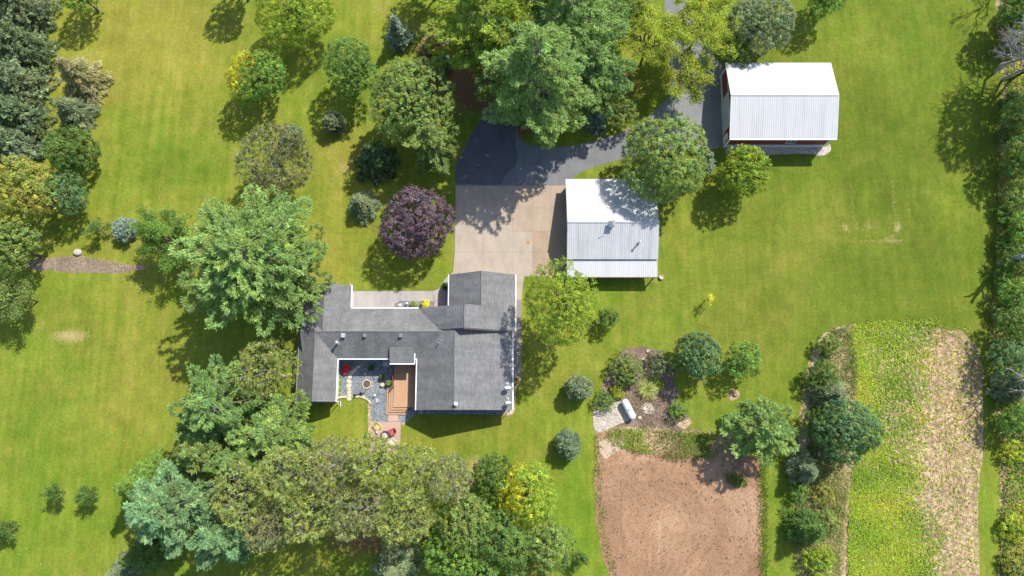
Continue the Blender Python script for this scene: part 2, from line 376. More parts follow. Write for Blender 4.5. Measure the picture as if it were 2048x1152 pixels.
# ------------------------------------------------------------------ ground
def build_ground():
    st = .42
    xs = np.concatenate([[-900, -300, -150], np.arange(-92, 92.1, st), [150, 300, 900]])
    ys = np.concatenate([[-900, -300, -120], np.arange(-52, 58.1, st), [130, 300, 900]])
    X, Y = np.meshgrid(xs, ys); nx, ny = len(xs), len(ys)
    v = np.stack([X.ravel(), Y.ravel(), np.zeros(X.size)], 1)
    i = np.arange(nx*ny).reshape(ny, nx)
    f = np.stack([i[:-1, :-1].ravel(), i[:-1, 1:].ravel(), i[1:, 1:].ravel(), i[1:, :-1].ravel()], 1)
    me = bpy.data.meshes.new('ground'); me.vertices.add(len(v)); me.vertices.foreach_set('co', v.ravel())
    me.loops.add(f.size); me.loops.foreach_set('vertex_index', f.ravel())
    me.polygons.add(len(f)); me.polygons.foreach_set('loop_start', np.arange(0, f.size, 4)); me.polygons.foreach_set('loop_total', np.full(len(f), 4))
    me.update(); me.validate()
    x, y = v[:, 0], v[:, 1]
    def blobs(lst, base):
        a = base.copy()
        for (px, py, rx, ry, s) in lst:
            c = P(px, py); k = mpp(px, py)
            a += s*np.exp(-(((x-c.x)/(rx*k))**2+((y-c.y)/(ry*k))**2))
        return a
    base = np.full(len(v), .34)
    base += np.clip((-x-5)/60, 0, 1)*.22*np.clip((y+10)/25, 0, 1)      # the upper left lawn is drier
    base -= np.clip((x-20)/40, 0, 1)*.06
    dry = blobs([(250, 120, 140, 150, .40), (330, 60, 120, 120, .25), (300, 260, 90, 70, -.1), (350, 330, 90, 60, -.35), (690, 300, 50, 60, .45), (640, 480, 60, 70, .3), (660, 545, 50, 30, .35),
                 (150, 620, 110, 60, .05), (300, 720, 120, 80, .3), (230, 840, 120, 60, .35), (120, 800, 90, 60, -.1), (60, 900, 60, 100, -.1), (700, 850, 50, 40, .25), (900, 880, 90, 35, .28),
                 (760, 30, 60, 40, .35), (1270, 110, 22, 45, .8), (1800, 100, 110, 80, -.02), (1750, 300, 60, 60, -.22), (1800, 560, 120, 60, -.15), (1620, 430, 120, 90, .15), (1700, 470, 90, 36, .5), (1660, 400, 30, 50, .35), (1770, 530, 60, 30, .3), (1590, 520, 50, 34, .45), (1840, 600, 60, 24, .3), (1360, 480, 40, 60, .4),
                 (1640, 600, 120, 40, .12), (1480, 600, 90, 60, .15), (1560, 700, 60, 50, .2), (1220, 600, 40, 60, -.2), (1150, 720, 60, 60, .1), (1200, 930, 25, 60, .2), (1140, 1010, 60, 80, -.2),
                 (1470, 830, 60, 30, -.3), (940, 330, 20, 40, .3), (1120, 260, 40, 10, -.3), (110, 60, 40, 60, -.1)], base)
    bare = blobs([(140, 672, 36, 13, .75), (690, 335, 18, 14, .4), (660, 360, 12, 12, .25), (760, 20, 16, 10, .35), (850, 60, 26, 20, .5), (870, 115, 24, 24, .6), (1690, 455, 9, 8, .35), (1795, 455, 9, 9, .45),
                  (1790, 480, 30, 4, .35), (1735, 452, 6, 12, .25), (1360, 470, 20, 40, .12), (950, 930, 22, 22, .55), (945, 965, 12, 16, .6), (1300, 165, 20, 24, .25), (1455, 150, 18, 12, .6), (500, 480, 20, 20, .1),
                  (1355, 600, 20, 10, .12), (1510, 290, 18, 10, .2), (900, 345, 8, 40, .2), (1310, 560, 14, 8, .4)], np.zeros(len(v)))
    def line(a, pts, wd, s_):
        for (p1, p2) in zip(pts[:-1], pts[1:]):
            A, B = P(*p1), P(*p2); ex, ey = B.x-A.x, B.y-A.y; tt = np.clip(((x-A.x)*ex+(y-A.y)*ey)/(ex*ex+ey*ey), 0, 1)
            a = np.maximum(a, s_*np.exp(-((x-A.x-tt*ex)**2+(y-A.y-tt*ey)**2)/wd**2))
        return a
    trk = np.zeros(len(v))
    for pts, s_ in ([[(1702, 370), (1706, 430), (1716, 458), (1700, 466), (1690, 455)], .34], [[(1785, 360), (1788, 420), (1798, 450), (1790, 470), (1772, 474)], .4], [[(1735, 440), (1742, 455), (1752, 445)], .3], [[(1640, 480), (1690, 484), (1740, 482), (1800, 486)], .3], [[(1812, 380), (1820, 440), (1840, 470)], .26], [[(1756, 340), (1758, 400), (1756, 450)], .24],
                    [[(1672, 420), (1668, 500)], .22], [[(1660, 520), (1700, 560)], .16], [[(250, 40), (262, 260), (256, 400)], .14], [[(330, 20), (345, 200), (338, 340)], .12], [[(300, 80), (308, 300)], .12], [[(205, 180), (200, 380)], .12]):
        trk = line(trk, pts, .42, s_)
    bare = bare+trk*.62
    lit = blobs([(935, 165, 55, 55, 1.1), (985, 195, 35, 30, .9), (1045, 240, 26, 40, .9), (880, 130, 40, 40, .55), (1110, 260, 50, 20, .2), (1260, 150, 30, 30, .25), (560, 690, 30, 30, .45), (570, 1060, 90, 30, .45), (760, 1080, 120, 40, .55), (900, 280, 22, 60, .35),
                 (610, 790, 14, 30, .5), (1240, 190, 50, 60, .3), (1190, 200, 40, 50, .5)], np.zeros(len(v)))
    lush = blobs([(1150, 1040, 40, 120, .55), (1150, 940, 40, 40, .25), (110, 570, 70, 30, .3), (60, 1000, 70, 90, .35), (180, 1080, 60, 60, .3), (1880, 640, 60, 30, .2), (1960, 1000, 30, 200, .2), (1150, 280, 50, 14, .5), (1560, 1000, 30, 80, .5), (850, 850, 60, 20, .3), (1680, 40, 80, 60, .18),
                  (1640, 330, 60, 40, .3), (1060, 570, 8, 20, .5), (870, 590, 20, 14, .5), (880, 540, 14, 16, .5)], np.zeros(len(v)))
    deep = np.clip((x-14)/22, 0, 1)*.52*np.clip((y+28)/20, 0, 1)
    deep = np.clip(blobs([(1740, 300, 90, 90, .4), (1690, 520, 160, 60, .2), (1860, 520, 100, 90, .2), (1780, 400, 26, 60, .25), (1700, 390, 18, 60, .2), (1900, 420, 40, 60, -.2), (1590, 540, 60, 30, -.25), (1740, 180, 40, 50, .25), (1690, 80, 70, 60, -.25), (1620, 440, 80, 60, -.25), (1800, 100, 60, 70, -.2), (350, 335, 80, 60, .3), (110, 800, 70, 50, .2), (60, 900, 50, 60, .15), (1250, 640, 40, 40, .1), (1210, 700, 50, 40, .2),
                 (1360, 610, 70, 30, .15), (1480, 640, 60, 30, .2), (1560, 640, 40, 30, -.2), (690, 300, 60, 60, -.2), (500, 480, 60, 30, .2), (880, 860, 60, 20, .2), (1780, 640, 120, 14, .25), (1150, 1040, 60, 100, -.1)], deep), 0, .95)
    for nme, a in (('deep', deep), ('dry', dry), ('bare', bare), ('litter', lit), ('lush', np.clip(lush, 0, 1))):
        at = me.attributes.new(nme, 'FLOAT', 'POINT'); at.data.foreach_set('value', a.astype(np.float32))
    o = link('ground', me, M['lawn']); tag(o, kind='structure'); return o
build_ground()

# paved and bare surfaces, each a sheet a few mm above the one below
sheet('driveway', [(911, 372), (911, 330), (919, 312), (934, 284), (952, 255), (972, 220), (990, 200), (1010, 165), (1020, 120), (1015, 60), (1010, -40), (1070, -40), (1075, 60), (1072, 140), (1050, 195), (1034, 240), (1034, 268), (1041, 280), (1060, 289),
      (1099, 294), (1152, 292), (1192, 281), (1239, 266), (1290, 240), (1320, 213), (1342, 186), (1340, 150), (1333, 100), (1330, 50), (1328, -40), (1372, -40), (1380, 20), (1396, 70), (1412, 92), (1432, 118), (1448, 135), (1449, 297), (1400, 298), (1330, 300), (1240, 319), (1200, 330), (1165, 343), (1147, 352), (1140, 372)],
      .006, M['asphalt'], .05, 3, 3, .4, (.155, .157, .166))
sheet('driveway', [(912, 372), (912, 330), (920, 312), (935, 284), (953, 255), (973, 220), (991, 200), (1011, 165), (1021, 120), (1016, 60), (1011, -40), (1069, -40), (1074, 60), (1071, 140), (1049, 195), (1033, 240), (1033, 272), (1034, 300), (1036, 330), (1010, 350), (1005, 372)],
      .011, M['asphalt'], .16, 4, 3, .4, (.098, .102, .115))  # darker sealed stretch, with part of the pine shade put into its tint
sheet('driveway', [(1330, 205), (1346, 186), (1344, 150), (1337, 100), (1350, 60), (1380, 40), (1392, 72), (1410, 95), (1430, 120), (1446, 136), (1447, 240), (1447, 295), (1400, 296), (1350, 270), (1325, 235)], .0095, M['asphalt'], .25, 44, 3, .4, (.185, .187, .194))
# concrete apron poured in panels
def panels(name, base_px, rects, z, mat_i=0, gap=.022, base_tint=None):
    mb = MB()
    b = [P(*p) for p in base_px]; mb.add([(p.x, p.y, z) for p in b], [tuple(range(len(b)))], 1)
    tints = [(.1, .1, .1)]
    for poly, tint in rects:
        q = [P(*p) for p in poly]
        c = sum(q, Vector())/len(q)
        q2 = []
        for p in q:
            d = p-c; q2.append((p.x-math.copysign(gap/2, d.x), p.y-math.copysign(gap/2, d.y), z+.02))
        mb.add(q2, [tuple(range(len(q2)))], 0); tints.append(tint)
    o = mb.build(name, [M['concrete'], M['joint']])
    me = o.data
    for p in me.polygons:
        if p.normal.z < 0: p.flip()
    a = me.attributes.new('tint', 'FLOAT_COLOR', 'FACE'); a.data.foreach_set('color', sum([list(t_)+[1.0] for t_ in tints], []))
    tag(o, kind='structure'); return o
K1 = (.325, .268, .212); K2 = (.32, .253, .185); K3 = (.31, .230, .16); K4 = (.335, .282, .224)
panels('concrete_apron', [(911, 371), (1136, 371), (1136, 553), (1049, 553), (1043, 600), (1026, 600), (1026, 560), (905, 560), (908, 500)],
  [([(911, 371), (967, 371), (967, 409), (911, 409)], K1), ([(967, 371), (1025, 371), (1025, 409), (967, 409)], K1),
   ([(911, 409), (987, 409), (987, 449), (910.5, 449)], K4), ([(987, 409), (1025, 409), (1025, 449), (987, 449)], K1),
   ([(1025, 371), (1065.5, 371), (1065.5, 416), (1025, 416)], K2), ([(1065.5, 371), (1100, 371), (1100, 416), (1065.5, 416)], K2), ([(1100, 371), (1136, 371), (1136, 416), (1100, 416)], K2),
   ([(1025, 416), (1065.5, 416), (1065.5, 463), (1025, 463)], K2), ([(1065.5, 416), (1100, 416), (1100, 463), (1065.5, 463)], K2), ([(1100, 416), (1136, 416), (1136, 463), (1100, 463)], K2),
   ([(910.5, 449), (967, 449), (967, 504), (909.5, 504)], K4), ([(967, 449), (1025, 449), (1025, 504), (967, 504)], K4), ([(1025, 463), (1065.5, 463), (1065.5, 504), (1025, 504)], K4),
   ([(1065.5, 463), (1136, 463), (1136, 504), (1065.5, 504)], K3), ([(1065.5, 504), (1136, 504), (1136, 553), (1065.5, 553)], K3),
   ([(909.5, 504), (967, 504), (967, 560), (905, 560)], K4), ([(967, 504), (1025, 504), (1025, 560), (967, 560)], K4), ([(1025, 504), (1065.5, 504), (1065.5, 553), (1049, 553), (1046, 566), (1025, 566)], K4),
   ([(1025, 566), (1046, 566), (1043, 600), (1025, 600)], K4)], .012)
# rust stain on the apron
sheet('concrete_apron', [(1052, 482), (1057, 480), (1060, 485), (1056, 490), (1052, 488)], .034, M['concrete'], .05, 9, 2, .1, (.34, .19, .08))
GW = (.315, .293, .275)
panels('front_walk', [(702, 582), (866, 582), (880, 576), (888, 562), (897, 552), (911, 540), (911, 620), (702, 622)],
  [([(702, 582), (752, 582), (752, 622), (702, 622)], GW), ([(752, 582), (800, 582), (800, 602), (790, 608), (788, 622), (752, 622)], GW),
   ([(800, 582), (866, 582), (868, 603), (800, 602)], GW), ([(866, 582), (874, 580), (881, 574), (886, 564), (892, 556), (899, 550), (911, 541), (911, 580), (869, 603)], GW),
   ([(869, 603), (911, 580), (911, 622), (866, 622)], GW)], .010)
sheet('side_path', [(1026, 598), (1043, 598), (1043, 752), (1026, 752)], .016, M['concrete'], 0.02, 5, 0, .5, (.22, .195, .175))
sheet('gravel_bed', [(788, 616), (789, 606), (797, 603), (858, 603), (866, 608), (868, 622), (788, 622)], .038, M['slate'], .05, 6, 2)
sheet('gravel_bed', [(668, 712), (836, 712), (836, 822), (812, 846), (741, 845), (741, 808), (736, 799), (722, 793), (700, 792), (668, 797)], .008, M['slate'], .04, 7, 1)
sheet('soil_edge', [(737, 797), (744, 806), (744, 850), (738, 872), (736, 850), (737, 812)], .005, M['wear'], .06, 8, 2)
sheet('soil_edge', [(802, 843), (814, 843), (810, 852), (802, 858)], .005, M['wear'], .06, 8, 2)
panels('patio', [(741, 843.5), (802, 843.5), (800, 905), (739, 905)], [([(741, 843.5), (802, 843.5), (800, 905), (739, 905)], (.38, .265, .21))], .020)
panels('patio_walk', [(776.7, 827), (797, 827), (797, 843), (776, 843)], [([(776.7, 827), (797, 827), (797, 843.2), (776, 843.2)], (.39, .265, .205))], .022)
sheet('gravel_strip', [(829, 816), (1010, 816), (1012, 827), (1005, 829), (832, 829)], .007, M['slate'], .05, 27, 1)
sheet('gravel_strip', [(592, 795), (671, 795), (671, 806), (600, 807), (592, 805)], .007, M['slate'], .05, 28, 1)
sheet('soil_edge', [(1026, 752), (1043, 752), (1043, 764), (1031, 777), (1030, 822), (1022, 832), (1005, 832), (1005, 815), (1024, 812)], .006, M['wear'], .06, 10, 2)
sheet('mulch_bed', [(72, 516), (120, 509), (150, 508), (185, 514), (230, 528), (285, 529), (296, 538), (260, 543), (215, 547), (120, 544), (70, 543), (40, 532)], .006, M['mulch2'], .18, 11)
sheet('mulch_bed', [(1188, 812), (1203, 772), (1222, 730), (1240, 702), (1283, 691), (1318, 701), (1346, 735), (1354, 800), (1384, 838), (1372, 862), (1330, 866), (1240, 866), (1190, 866)], .006, M['mulch'], .15, 12)
sheet('gravel_pad', [(1185, 824), (1215, 812), (1243, 799), (1264, 838), (1232, 850), (1210, 862), (1190, 864)], .012, M['gravel'], .07, 13)
sheet('gravel_pad', [(1283, 806), (1300, 800), (1312, 812), (1308, 824), (1290, 828), (1282, 818)], .012, M['gravel'], .1, 14)
sheet('soil_field', [(1189, 866), (1230, 860), (1290, 872), (1340, 882), (1400, 880), (1470, 900), (1520, 925), (1528, 1000), (1525, 1080), (1527, 1300), (1255, 1300), (1225, 1180), (1208, 1110), (1196, 1055), (1190, 960), (1194, 900)], .008, M['dirt'], .22, 15, 2)
def track(name, pts, wd, z, mat, seed):
    q = np.array([P(*p)[:2] for p in pts]); t_ = np.linspace(0, len(q)-1, 60); xy = np.stack([np.interp(t_, range(len(q)), q[:, k]) for k in (0, 1)], 1)
    for _ in range(4): xy[1:-1] = .5*xy[1:-1]+.25*xy[:-2]+.25*xy[2:]
    d = np.gradient(xy, axis=0); n_ = np.stack([-d[:, 1], d[:, 0]], 1)/np.linalg.norm(d, axis=1)[:, None]; r = np.random.RandomState(seed)
    w1 = wd*(.5+.35*r.rand(60)); w2 = wd*(.5+.35*r.rand(60)); o2 = np.vstack([xy+n_*w1[:, None], (xy-n_*w2[:, None])[::-1]])
    me = bpy.data.meshes.new(name); me.from_pydata([(x, y, z) for x, y in o2], [], [(i, i+1, 118-i, 119-i) for i in range(59)])
    if me.polygons[0].normal.z < 0: me.flip_normals()
    tag(link(name, me, M[mat]), kind='structure')
for i, (pts, wd, mt) in enumerate([([(1215, 930), (1290, 915), (1360, 935), (1400, 985)], .30, 'rut'), ([(1210, 975), (1270, 965), (1340, 960), (1420, 1000)], .22, 'rutd'), ([(1298, 1150), (1300, 1090), (1303, 1030)], .28, 'rut'), ([(1316, 1150), (1318, 1085), (1322, 1020)], .28, 'rut'),
        ([(1462, 1150), (1466, 1095), (1452, 1030)], .26, 'rut'), ([(1250, 1110), (1240, 1040), (1245, 980), (1275, 940)], .26, 'rutd'), ([(1380, 1080), (1440, 1070), (1500, 1085)], .2, 'rutd'), ([(1230, 905), (1300, 895), (1380, 910)], .24, 'rut'), ([(1480, 960), (1500, 1020), (1495, 1100)], .4, 'rutd')]):
    track('wheel_track', pts, wd, .013+.0015*i, mt, 70+i)
sheet('sand_patch', [(1196, 884), (1225, 876), (1250, 888), (1244, 905), (1222, 908), (1210, 920), (1198, 905)], .013, M['sand'], .12, 16, 2, .25)
sheet('weedy_ground', [(1200, 868), (1215, 852), (1300, 858), (1380, 858), (1470, 872), (1480, 905), (1440, 905), (1380, 905), (1330, 900), (1290, 893), (1240, 874)], .010, M['weedsoil'], .3, 17, 2)
sheet('weedy_ground', [(1660, 656), (1702, 648), (1714, 720), (1716, 860), (1708, 930), (1694, 1010), (1692, 1300), (1588, 1300), (1592, 1120), (1590, 960), (1600, 900), (1600, 820), (1610, 740), (1630, 690)], .007, M['weedsoil'], .15, 18, 2)
sheet('soil_strip', [(1655, 660), (1640, 680), (1622, 720), (1612, 770), (1606, 830), (1598, 890), (1590, 950), (1604, 950), (1614, 890), (1618, 830), (1625, 770), (1634, 725), (1650, 695), (1665, 672)], .011, M['wear'], .15, 19, 2)
sheet('crop_field', [(1704, 660), (1740, 654), (1790, 650), (1850, 651), (1925, 664), (1956, 690), (1966, 740), (1964, 860), (1958, 1020), (1954, 1300), (1688, 1300), (1690, 1100), (1694, 1000), (1708, 920), (1714, 860), (1713, 740)], .012, M['cropsoil'], .2, 20, 2)
sheet('weedy_ground', [(1996, 850), (2003, 900), (1998, 1000), (1996, 1300), (2300, 1300), (2300, -200), (1995, -200), (2000, 200), (1992, 500), (1984, 640), (1985, 760)], .009, M['weedsoil'], .3, 21, 2)
sheet('soil_patch', [(2026, 992), (2040, 986), (2050, 996), (2044, 1014), (2030, 1012)], .016, M['dirt'], .1, 22, 2)
sheet('soil_patch', [(1702, 648), (1716, 648), (1713, 668), (1703, 672)], .017, M['wear'], .06, 23, 1)
sheet('soil_patch', [(1455, 785), (1470, 779), (1480, 788), (1477, 799), (1462, 802), (1454, 795)], .006, M['wear'], .08, 24, 1, .2)
sheet('soil_patch', [(1352, 852), (1378, 832), (1384, 846), (1368, 858)], .012, M['wear'], .1, 25, 1, .2)
sheet('gravel_strip', [(1448, 292), (1652, 292), (1660, 282), (1662, 300), (1648, 312), (1622, 308), (1448, 308)], .007, M['gravel'], .1, 26, 2)

# ------------------------------------------------------------------ ranch house
HB = Vector((-12, -8, 0))
house = empty('house', HB, 'rambling grey shingled house with crossing gable wings around a gravel courtyard', 'house')
def hm(): return MB(HB)
TH = .16
# roof heights: east wing planes, see the survey
def zL(x): return 3.3+(x+12.6)*.613
def zR(x): return 3.3+(.44-x)*.6
def zS(x): return 3.3+(.06-x)*.386
def zT(x): return 3.3+(x+12.6)*.5635
RX = -6.16; SX = -7.45; GX = -4.07
b = hm()
b.slab([(-12.6, -16.85, 3.3), (SX, -16.85, zT(SX)), (SX, -6.3, zT(SX)), (-12.6, -6.3, 3.3)], TH)
b.slab([(-12.6, -6.45, 3.305), (RX, -6.45, zL(RX)), (RX, -3.35, zL(RX)), (-12.6, -3.35, 3.305)], TH)
b.slab([(RX, -6.45, zR(RX)), (.44, -6.45, 3.3), (.44, 1.25, 3.3), (GX, 1.25, zR(GX)), (GX, -3.35, zR(GX)), (RX, -3.35, zR(RX))], TH)
b.slab([(GX, 1.25, zR(GX)), (-8.52, 1.25, 3.3), (-8.52, -3.6, 3.3), (GX, -3.6, zR(GX))], TH)
b.slab([(SX, -16.85, zS(SX)), (.06, -16.85, 3.3), (.06, -6.2, 3.3), (SX, -6.2, zS(SX))], TH)
for (x, y0, y1, z) in ((RX, -6.45, -3.35, zR(RX)), (GX, -3.35, 1.25, zR(GX)), (SX, -16.85, -6.5, zS(SX))):   # ridge caps
    b.bar((x, y0, z-.02), (x, y1, z-.02), .07, 5)
b.build('roof', M['shingle'], house)
b = hm(); EW = 5.35; sE = (EW-3.3)/3.36
b.slab([(-27.75, -3.39, 3.3), (-9.0, -3.39, 3.3), (-9.0, -6.75, EW), (-27.75, -6.75, EW)], TH)
b.slab([(-27.75, -10.11, 3.3), (-9.0, -10.11, 3.3), (-9.0, -6.75, EW), (-27.75, -6.75, EW)], TH)
b.bar((-27.75, -6.75, EW-.02), (-9.2, -6.75, EW-.02), .06, 5)
b.build('roof', M['shingle'], house)
b = hm()
b.slab([(-24.85, -.25, 5.33), (-21.73, -.25, 3.3), (-21.73, -6.6, 3.3), (-24.85, -6.6, 5.33)], TH)
b.slab([(-24.85, -.25, 5.33), (-27.97, -.25, 3.3), (-27.97, -6.6, 3.3), (-24.85, -6.6, 5.33)], TH)
b.bar((-24.85, -.25, 5.31), (-24.85, -6.6, 5.31), .06, 5)
b.build('roof', M['shingle'], house)
b = hm()
b.slab([(-25.78, -15.78, 5.31), (-23.2, -15.78, 3.3), (-23.2, -6.9, 3.3), (-25.78, -6.9, 5.31)], TH)
b.slab([(-25.78, -15.78, 5.31), (-28.36, -15.78, 3.3), (-28.36, -6.9, 3.3), (-25.78, -6.9, 5.31)], TH)
b.bar((-25.78, -15.78, 5.29), (-25.78, -6.9, 5.29), .06, 5)
b.build('roof', M['shingle'], house)
p0 = P(779.5, 697, 4.25); p1 = P(829, 697, 4.25); q0 = P(779.5, 727, 3.75); q1 = P(828.5, 727, 3.75)
b = hm(); b.slab([(q0.x, q0.y, 3.75), (q1.x, q1.y, 3.75), (q1.x, p1.y+.2, 4.38), (q0.x, p1.y+.2, 4.38)], TH)
pr = b.build('porch_roof', M['shingle'], house)
b = hm()
b.box(q0.x-.02, q1.x+.06, q0.y-.12, q0.y-.005, 3.52, 3.77)
b.box(q1.x+.004, q1.x+.10, q0.y, p1.y-.6, 3.60, 3.86)
b.build('gutter', M['gutter'], pr)
# walls
b = hm()
b.prism([(-12.15, 0), (-.36, 0), (-.36, zS(-.36)-.2), (SX, zT(SX)-.22), (-12.15, zT(-12.15)-.2)], 'y', -16.4, -6.62)
b.prism([(-12.15, 0), (.04, 0), (.04, zR(.04)-.2), (RX, zL(RX)-.22), (-12.15, zL(-12.15)-.2)], 'y', -6.6, -3.75)
b.prism([(-8.12, 0), (.042, 0), (.042, zR(.04)-.2), (GX, zR(GX)-.22), (-8.12, 3.35)], 'y', -3.74, .85)
b.build('wall', M['brick'], house)
b = hm()
b.prism([(SX-3, zL(SX-3)-.17), (SX-3, zT(SX-3)-.1), (SX+.1, zS(SX)-.1), (.0, 3.2), (.3, zR(.3)-.17), (RX, zR(RX)-.17)] if True else [(SX+.1, zS(SX)-.1), (RX, zR(RX)-.17), (.3, zR(.3)-.17), (0.0, 3.2)], 'y', -6.56, -6.47)
b.prism([(-8.3, 3.4), (GX, 5.8), (RX, zL(RX)-.2), (-12.0, 3.6)], 'y', -3.73, -3.62)
b.build('gable_wall', M['greysiding'], house)
b = hm()
b.prism([(-9.7, 0), (-3.8, 0), (-3.8, 3.35), (-6.75, EW-.22), (-9.7, 3.35)], 'x', -27.4, -12.16)
b.prism([(-27.55, 0), (-22.15, 0), (-22.15, 3.35), (-24.85, 5.1), (-27.55, 3.35)], 'y', -6.7, -.65)
b.prism([(-27.95, 0), (-23.6, 0), (-23.6, 3.35), (-25.78, 5.08), (-27.95, 3.35)], 'y', -15.4, -6.72)
b.build('wall', M['whitesiding'], house)
b = hm(); b.box(-27.97, -23.58, -15.44, -15.38, 0, .5); b.build('foundation', M['greysiding'], house)
b = hm(); b.box(-12.17, -.34, -16.44, -16.38, 0, .5); b.build('foundation', M['greysiding'], house)
# gutters along the eaves, each its own part
for nme, g in (('E', [(.07, .19, -16.85, -6.47, 3.10, 3.33)]), ('G', [(.45, .57, -6.45, 1.25, 3.10, 3.33)]), ('W', [(-12.73, -12.61, -16.87, -10.25, 3.10, 3.33)]),
               ('C', [(-23.19, -12.62, -10.24, -10.12, 3.10, 3.33)]), ('GW', [(-8.64, -8.53, -3.34, 1.25, 3.10, 3.33)]), ('N', [(-21.60, -12.6, -3.38, -3.26, 3.10, 3.33)]),
               ('NE', [(-21.72, -21.60, -3.25, -.25, 3.10, 3.33)]), ('SE', [(-23.19, -23.07, -15.78, -10.25, 3.10, 3.33)]), ('SW', [(-28.49, -28.37, -15.78, -7, 3.10, 3.33)])):
    b = hm()
    for (x0, x1, y0, y1, z0, z1) in g: b.box(x0, x1, y0, y1, z0, z1)
    b.build('gutter', M['greysiding' if nme == 'SW' else 'gutter'], house)
for (x, y0, y1) in ((-12.3, -16.95, -16.5), (-.2, -17.0, -16.5), (-23.3, -16.0, -15.5)):
    b = hm(); b.bar((x, y0+.35, 3.1), (x, y0+.3, .15), .045, 6); b.bar((x, y0+.3, .15), (x, y0-.35, .08), .045, 6); b.bar((x, y0+.35, 3.12), (x, y1, 3.2), .045, 6)
    b.build('downspout', M['gutter'], house)
# windows and doors set proud of the walls
def opening(x, y, z, w, h, face, parent, nm='window', base=HB, frame=M['white'], pane=M['glass']):
    d = {'N': (0, 1), 'S': (0, -1), 'E': (1, 0), 'W': (-1, 0)}[face]
    f = MB(base); g = MB(base); t = .07
    def bx(mb, u0, u1, z0, z1, dep):
        if d[0]: xs = sorted((x+d[0]*.004, x+d[0]*dep)); mb.box(xs[0], xs[1], y+u0, y+u1, z0, z1)
        else: ys = sorted((y+d[1]*.004, y+d[1]*dep)); mb.box(x+u0, x+u1, ys[0], ys[1], z0, z1)
    bx(f, -w/2, -w/2+t, z, z+h, .06); bx(f, w/2-t, w/2, z, z+h, .06); bx(f, -w/2+t, w/2-t, z, z+t, .06); bx(f, -w/2+t, w/2-t, z+h-t, z+h, .06)
    if w > 1.1 and nm == 'window': bx(f, -t/2, t/2, z+t, z+h-t, .058)
    bx(g, -w/2+t, w/2-t, z+t, z+h-t, .03)
    o = f.build(nm, frame, parent); g.build('pane' if nm == 'window' else 'door_panel', pane, o); return o
for a in ((-20.5, -9.7, .9, 1.6, 1.3, 'S'), (-17, -9.7, .9, 1.6, 1.3, 'S'), (-19, -3.8, .9, 1.6, 1.3, 'N'), (-15.5, -3.8, .9, 1.6, 1.3, 'N'), (-23.6, -13, .9, 1.4, 1.3, 'E'),
          (-25.8, -15.4, .9, 1.6, 1.3, 'S'), (-8.5, -16.4, .9, 1.6, 1.3, 'S'), (-4, -16.4, .9, 1.6, 1.3, 'S'), (-.36, -10, .9, 1.4, 1.3, 'E'), (-.36, -14, .9, 1.4, 1.3, 'E'), (-8.12, -1.4, .9, 1.2, 1.2, 'W')): opening(*a, house)
opening(-12.15, -11.5, .5, 1.6, 2.1, 'W', house, 'door', pane=M['glass']); opening(-13.5, -3.8, .1, 1.0, 2.1, 'N', house, 'door', pane=M['dark'])
opening(-4.1, .85, .02, 4.9, 2.3, 'N', house, 'garage_door', pane=M['greywhite'])
# roof pipes and vents
def pipe(px, py, z, h, r, cap=True, mat='galv', name='vent_pipe', parent=house, base=HB):
    c = P(px, py, z); b = MB(base)
    b.cyl((c.x, c.y), r, z-.4, z+h, 10)
    if cap: b.cyl((c.x, c.y), r*1.7, z+h+.02, z+h+.10, 10, 0, r*.6); b.cyl((c.x, c.y), r*1.9, z-.05, z+.06, 10, 0, r)
    return b.build(name, M[mat], parent)
def hood(px, py, z, w, parent=house, base=HB, tilt=0.0):
    c = P(px, py, z); b = MB(base); b.cbox((c.x, c.y, z+.06), (w, w, .34)); b.cbox((c.x, c.y, z+.26), (w*1.25, w*1.25, .06))
    return b.build('roof_vent', M['galv'] if w > .4 else M['grey'], parent)
pipe(676, 686, 4.5, 1.0, .13); pipe(878, 686, 5.1, .55, .06); pipe(881, 681, 5.2, .25, .05)
hood(687, 671, 5.0, .45); hood(730, 671, 5.0, .35); hood(802, 671, 5.0, .40); hood(638, 608, 4.9, .3); hood(619, 740, 4.2, .28); hood(626, 659, 5.2, .22)
c = P(912, 808, 6.1); b = hm(); b.cyl((c.x, c.y), .17, 5.6, 6.45, 12); b.lathe([(.05, .5), (.24, .42), (.28, .28), (.22, .16), (.1, .12)], 12, 0, Matrix.Translation((c.x, c.y, 6.3)))
b.build('turbine_vent', M['white'], house, True)

def dish(px, py, r, label):
    c = P(px, py, 4.75); base = Vector((c.x, c.y, 3.35))
    o = empty('satellite_dish', base, label, 'satellite dish', 'white satellite dishes on the east eave')
    b = MB(); b.bar((0.15, .0, .0), (0.05, .05, 1.28), .03, 8); b.bar((.15, 0, .05), (.3, .45, .02), .025, 6); b.build('mast', M['galv'], o)
    mm = Matrix.Translation((0, 0, 1.38)) @ Matrix.Rotation(R_(-72), 4, 'X') @ Matrix.Rotation(R_(0), 4, 'Z')
    b = MB(); b.lathe([(.02, -.02), (r*.5, .02), (r*.85, .085), (r, .14), (r*.97, .15), (r*.8, .10), (r*.45, .04), (.02, .0)], 24, 0, mm); b.build('reflector', M['tank'], o, True)
    b = MB(); tip = mm @ Vector((0, .30, .62)); b.bar(mm @ Vector((0, r*.7, .06)), tip, .02, 6); b.cbox(tip, (.12, .10, .12)); b.bar(tip, tip+Vector((-.22, .05, 0)), .03, 6)
    b.build('feed_arm', M['gutter'], o)
    return o
dish(1016, 777, .47, 'larger white satellite dish on the house eave, north of the other dish')
dish(1017, 807, .42, 'smaller white satellite dish on the house roof corner, south of the other dish')

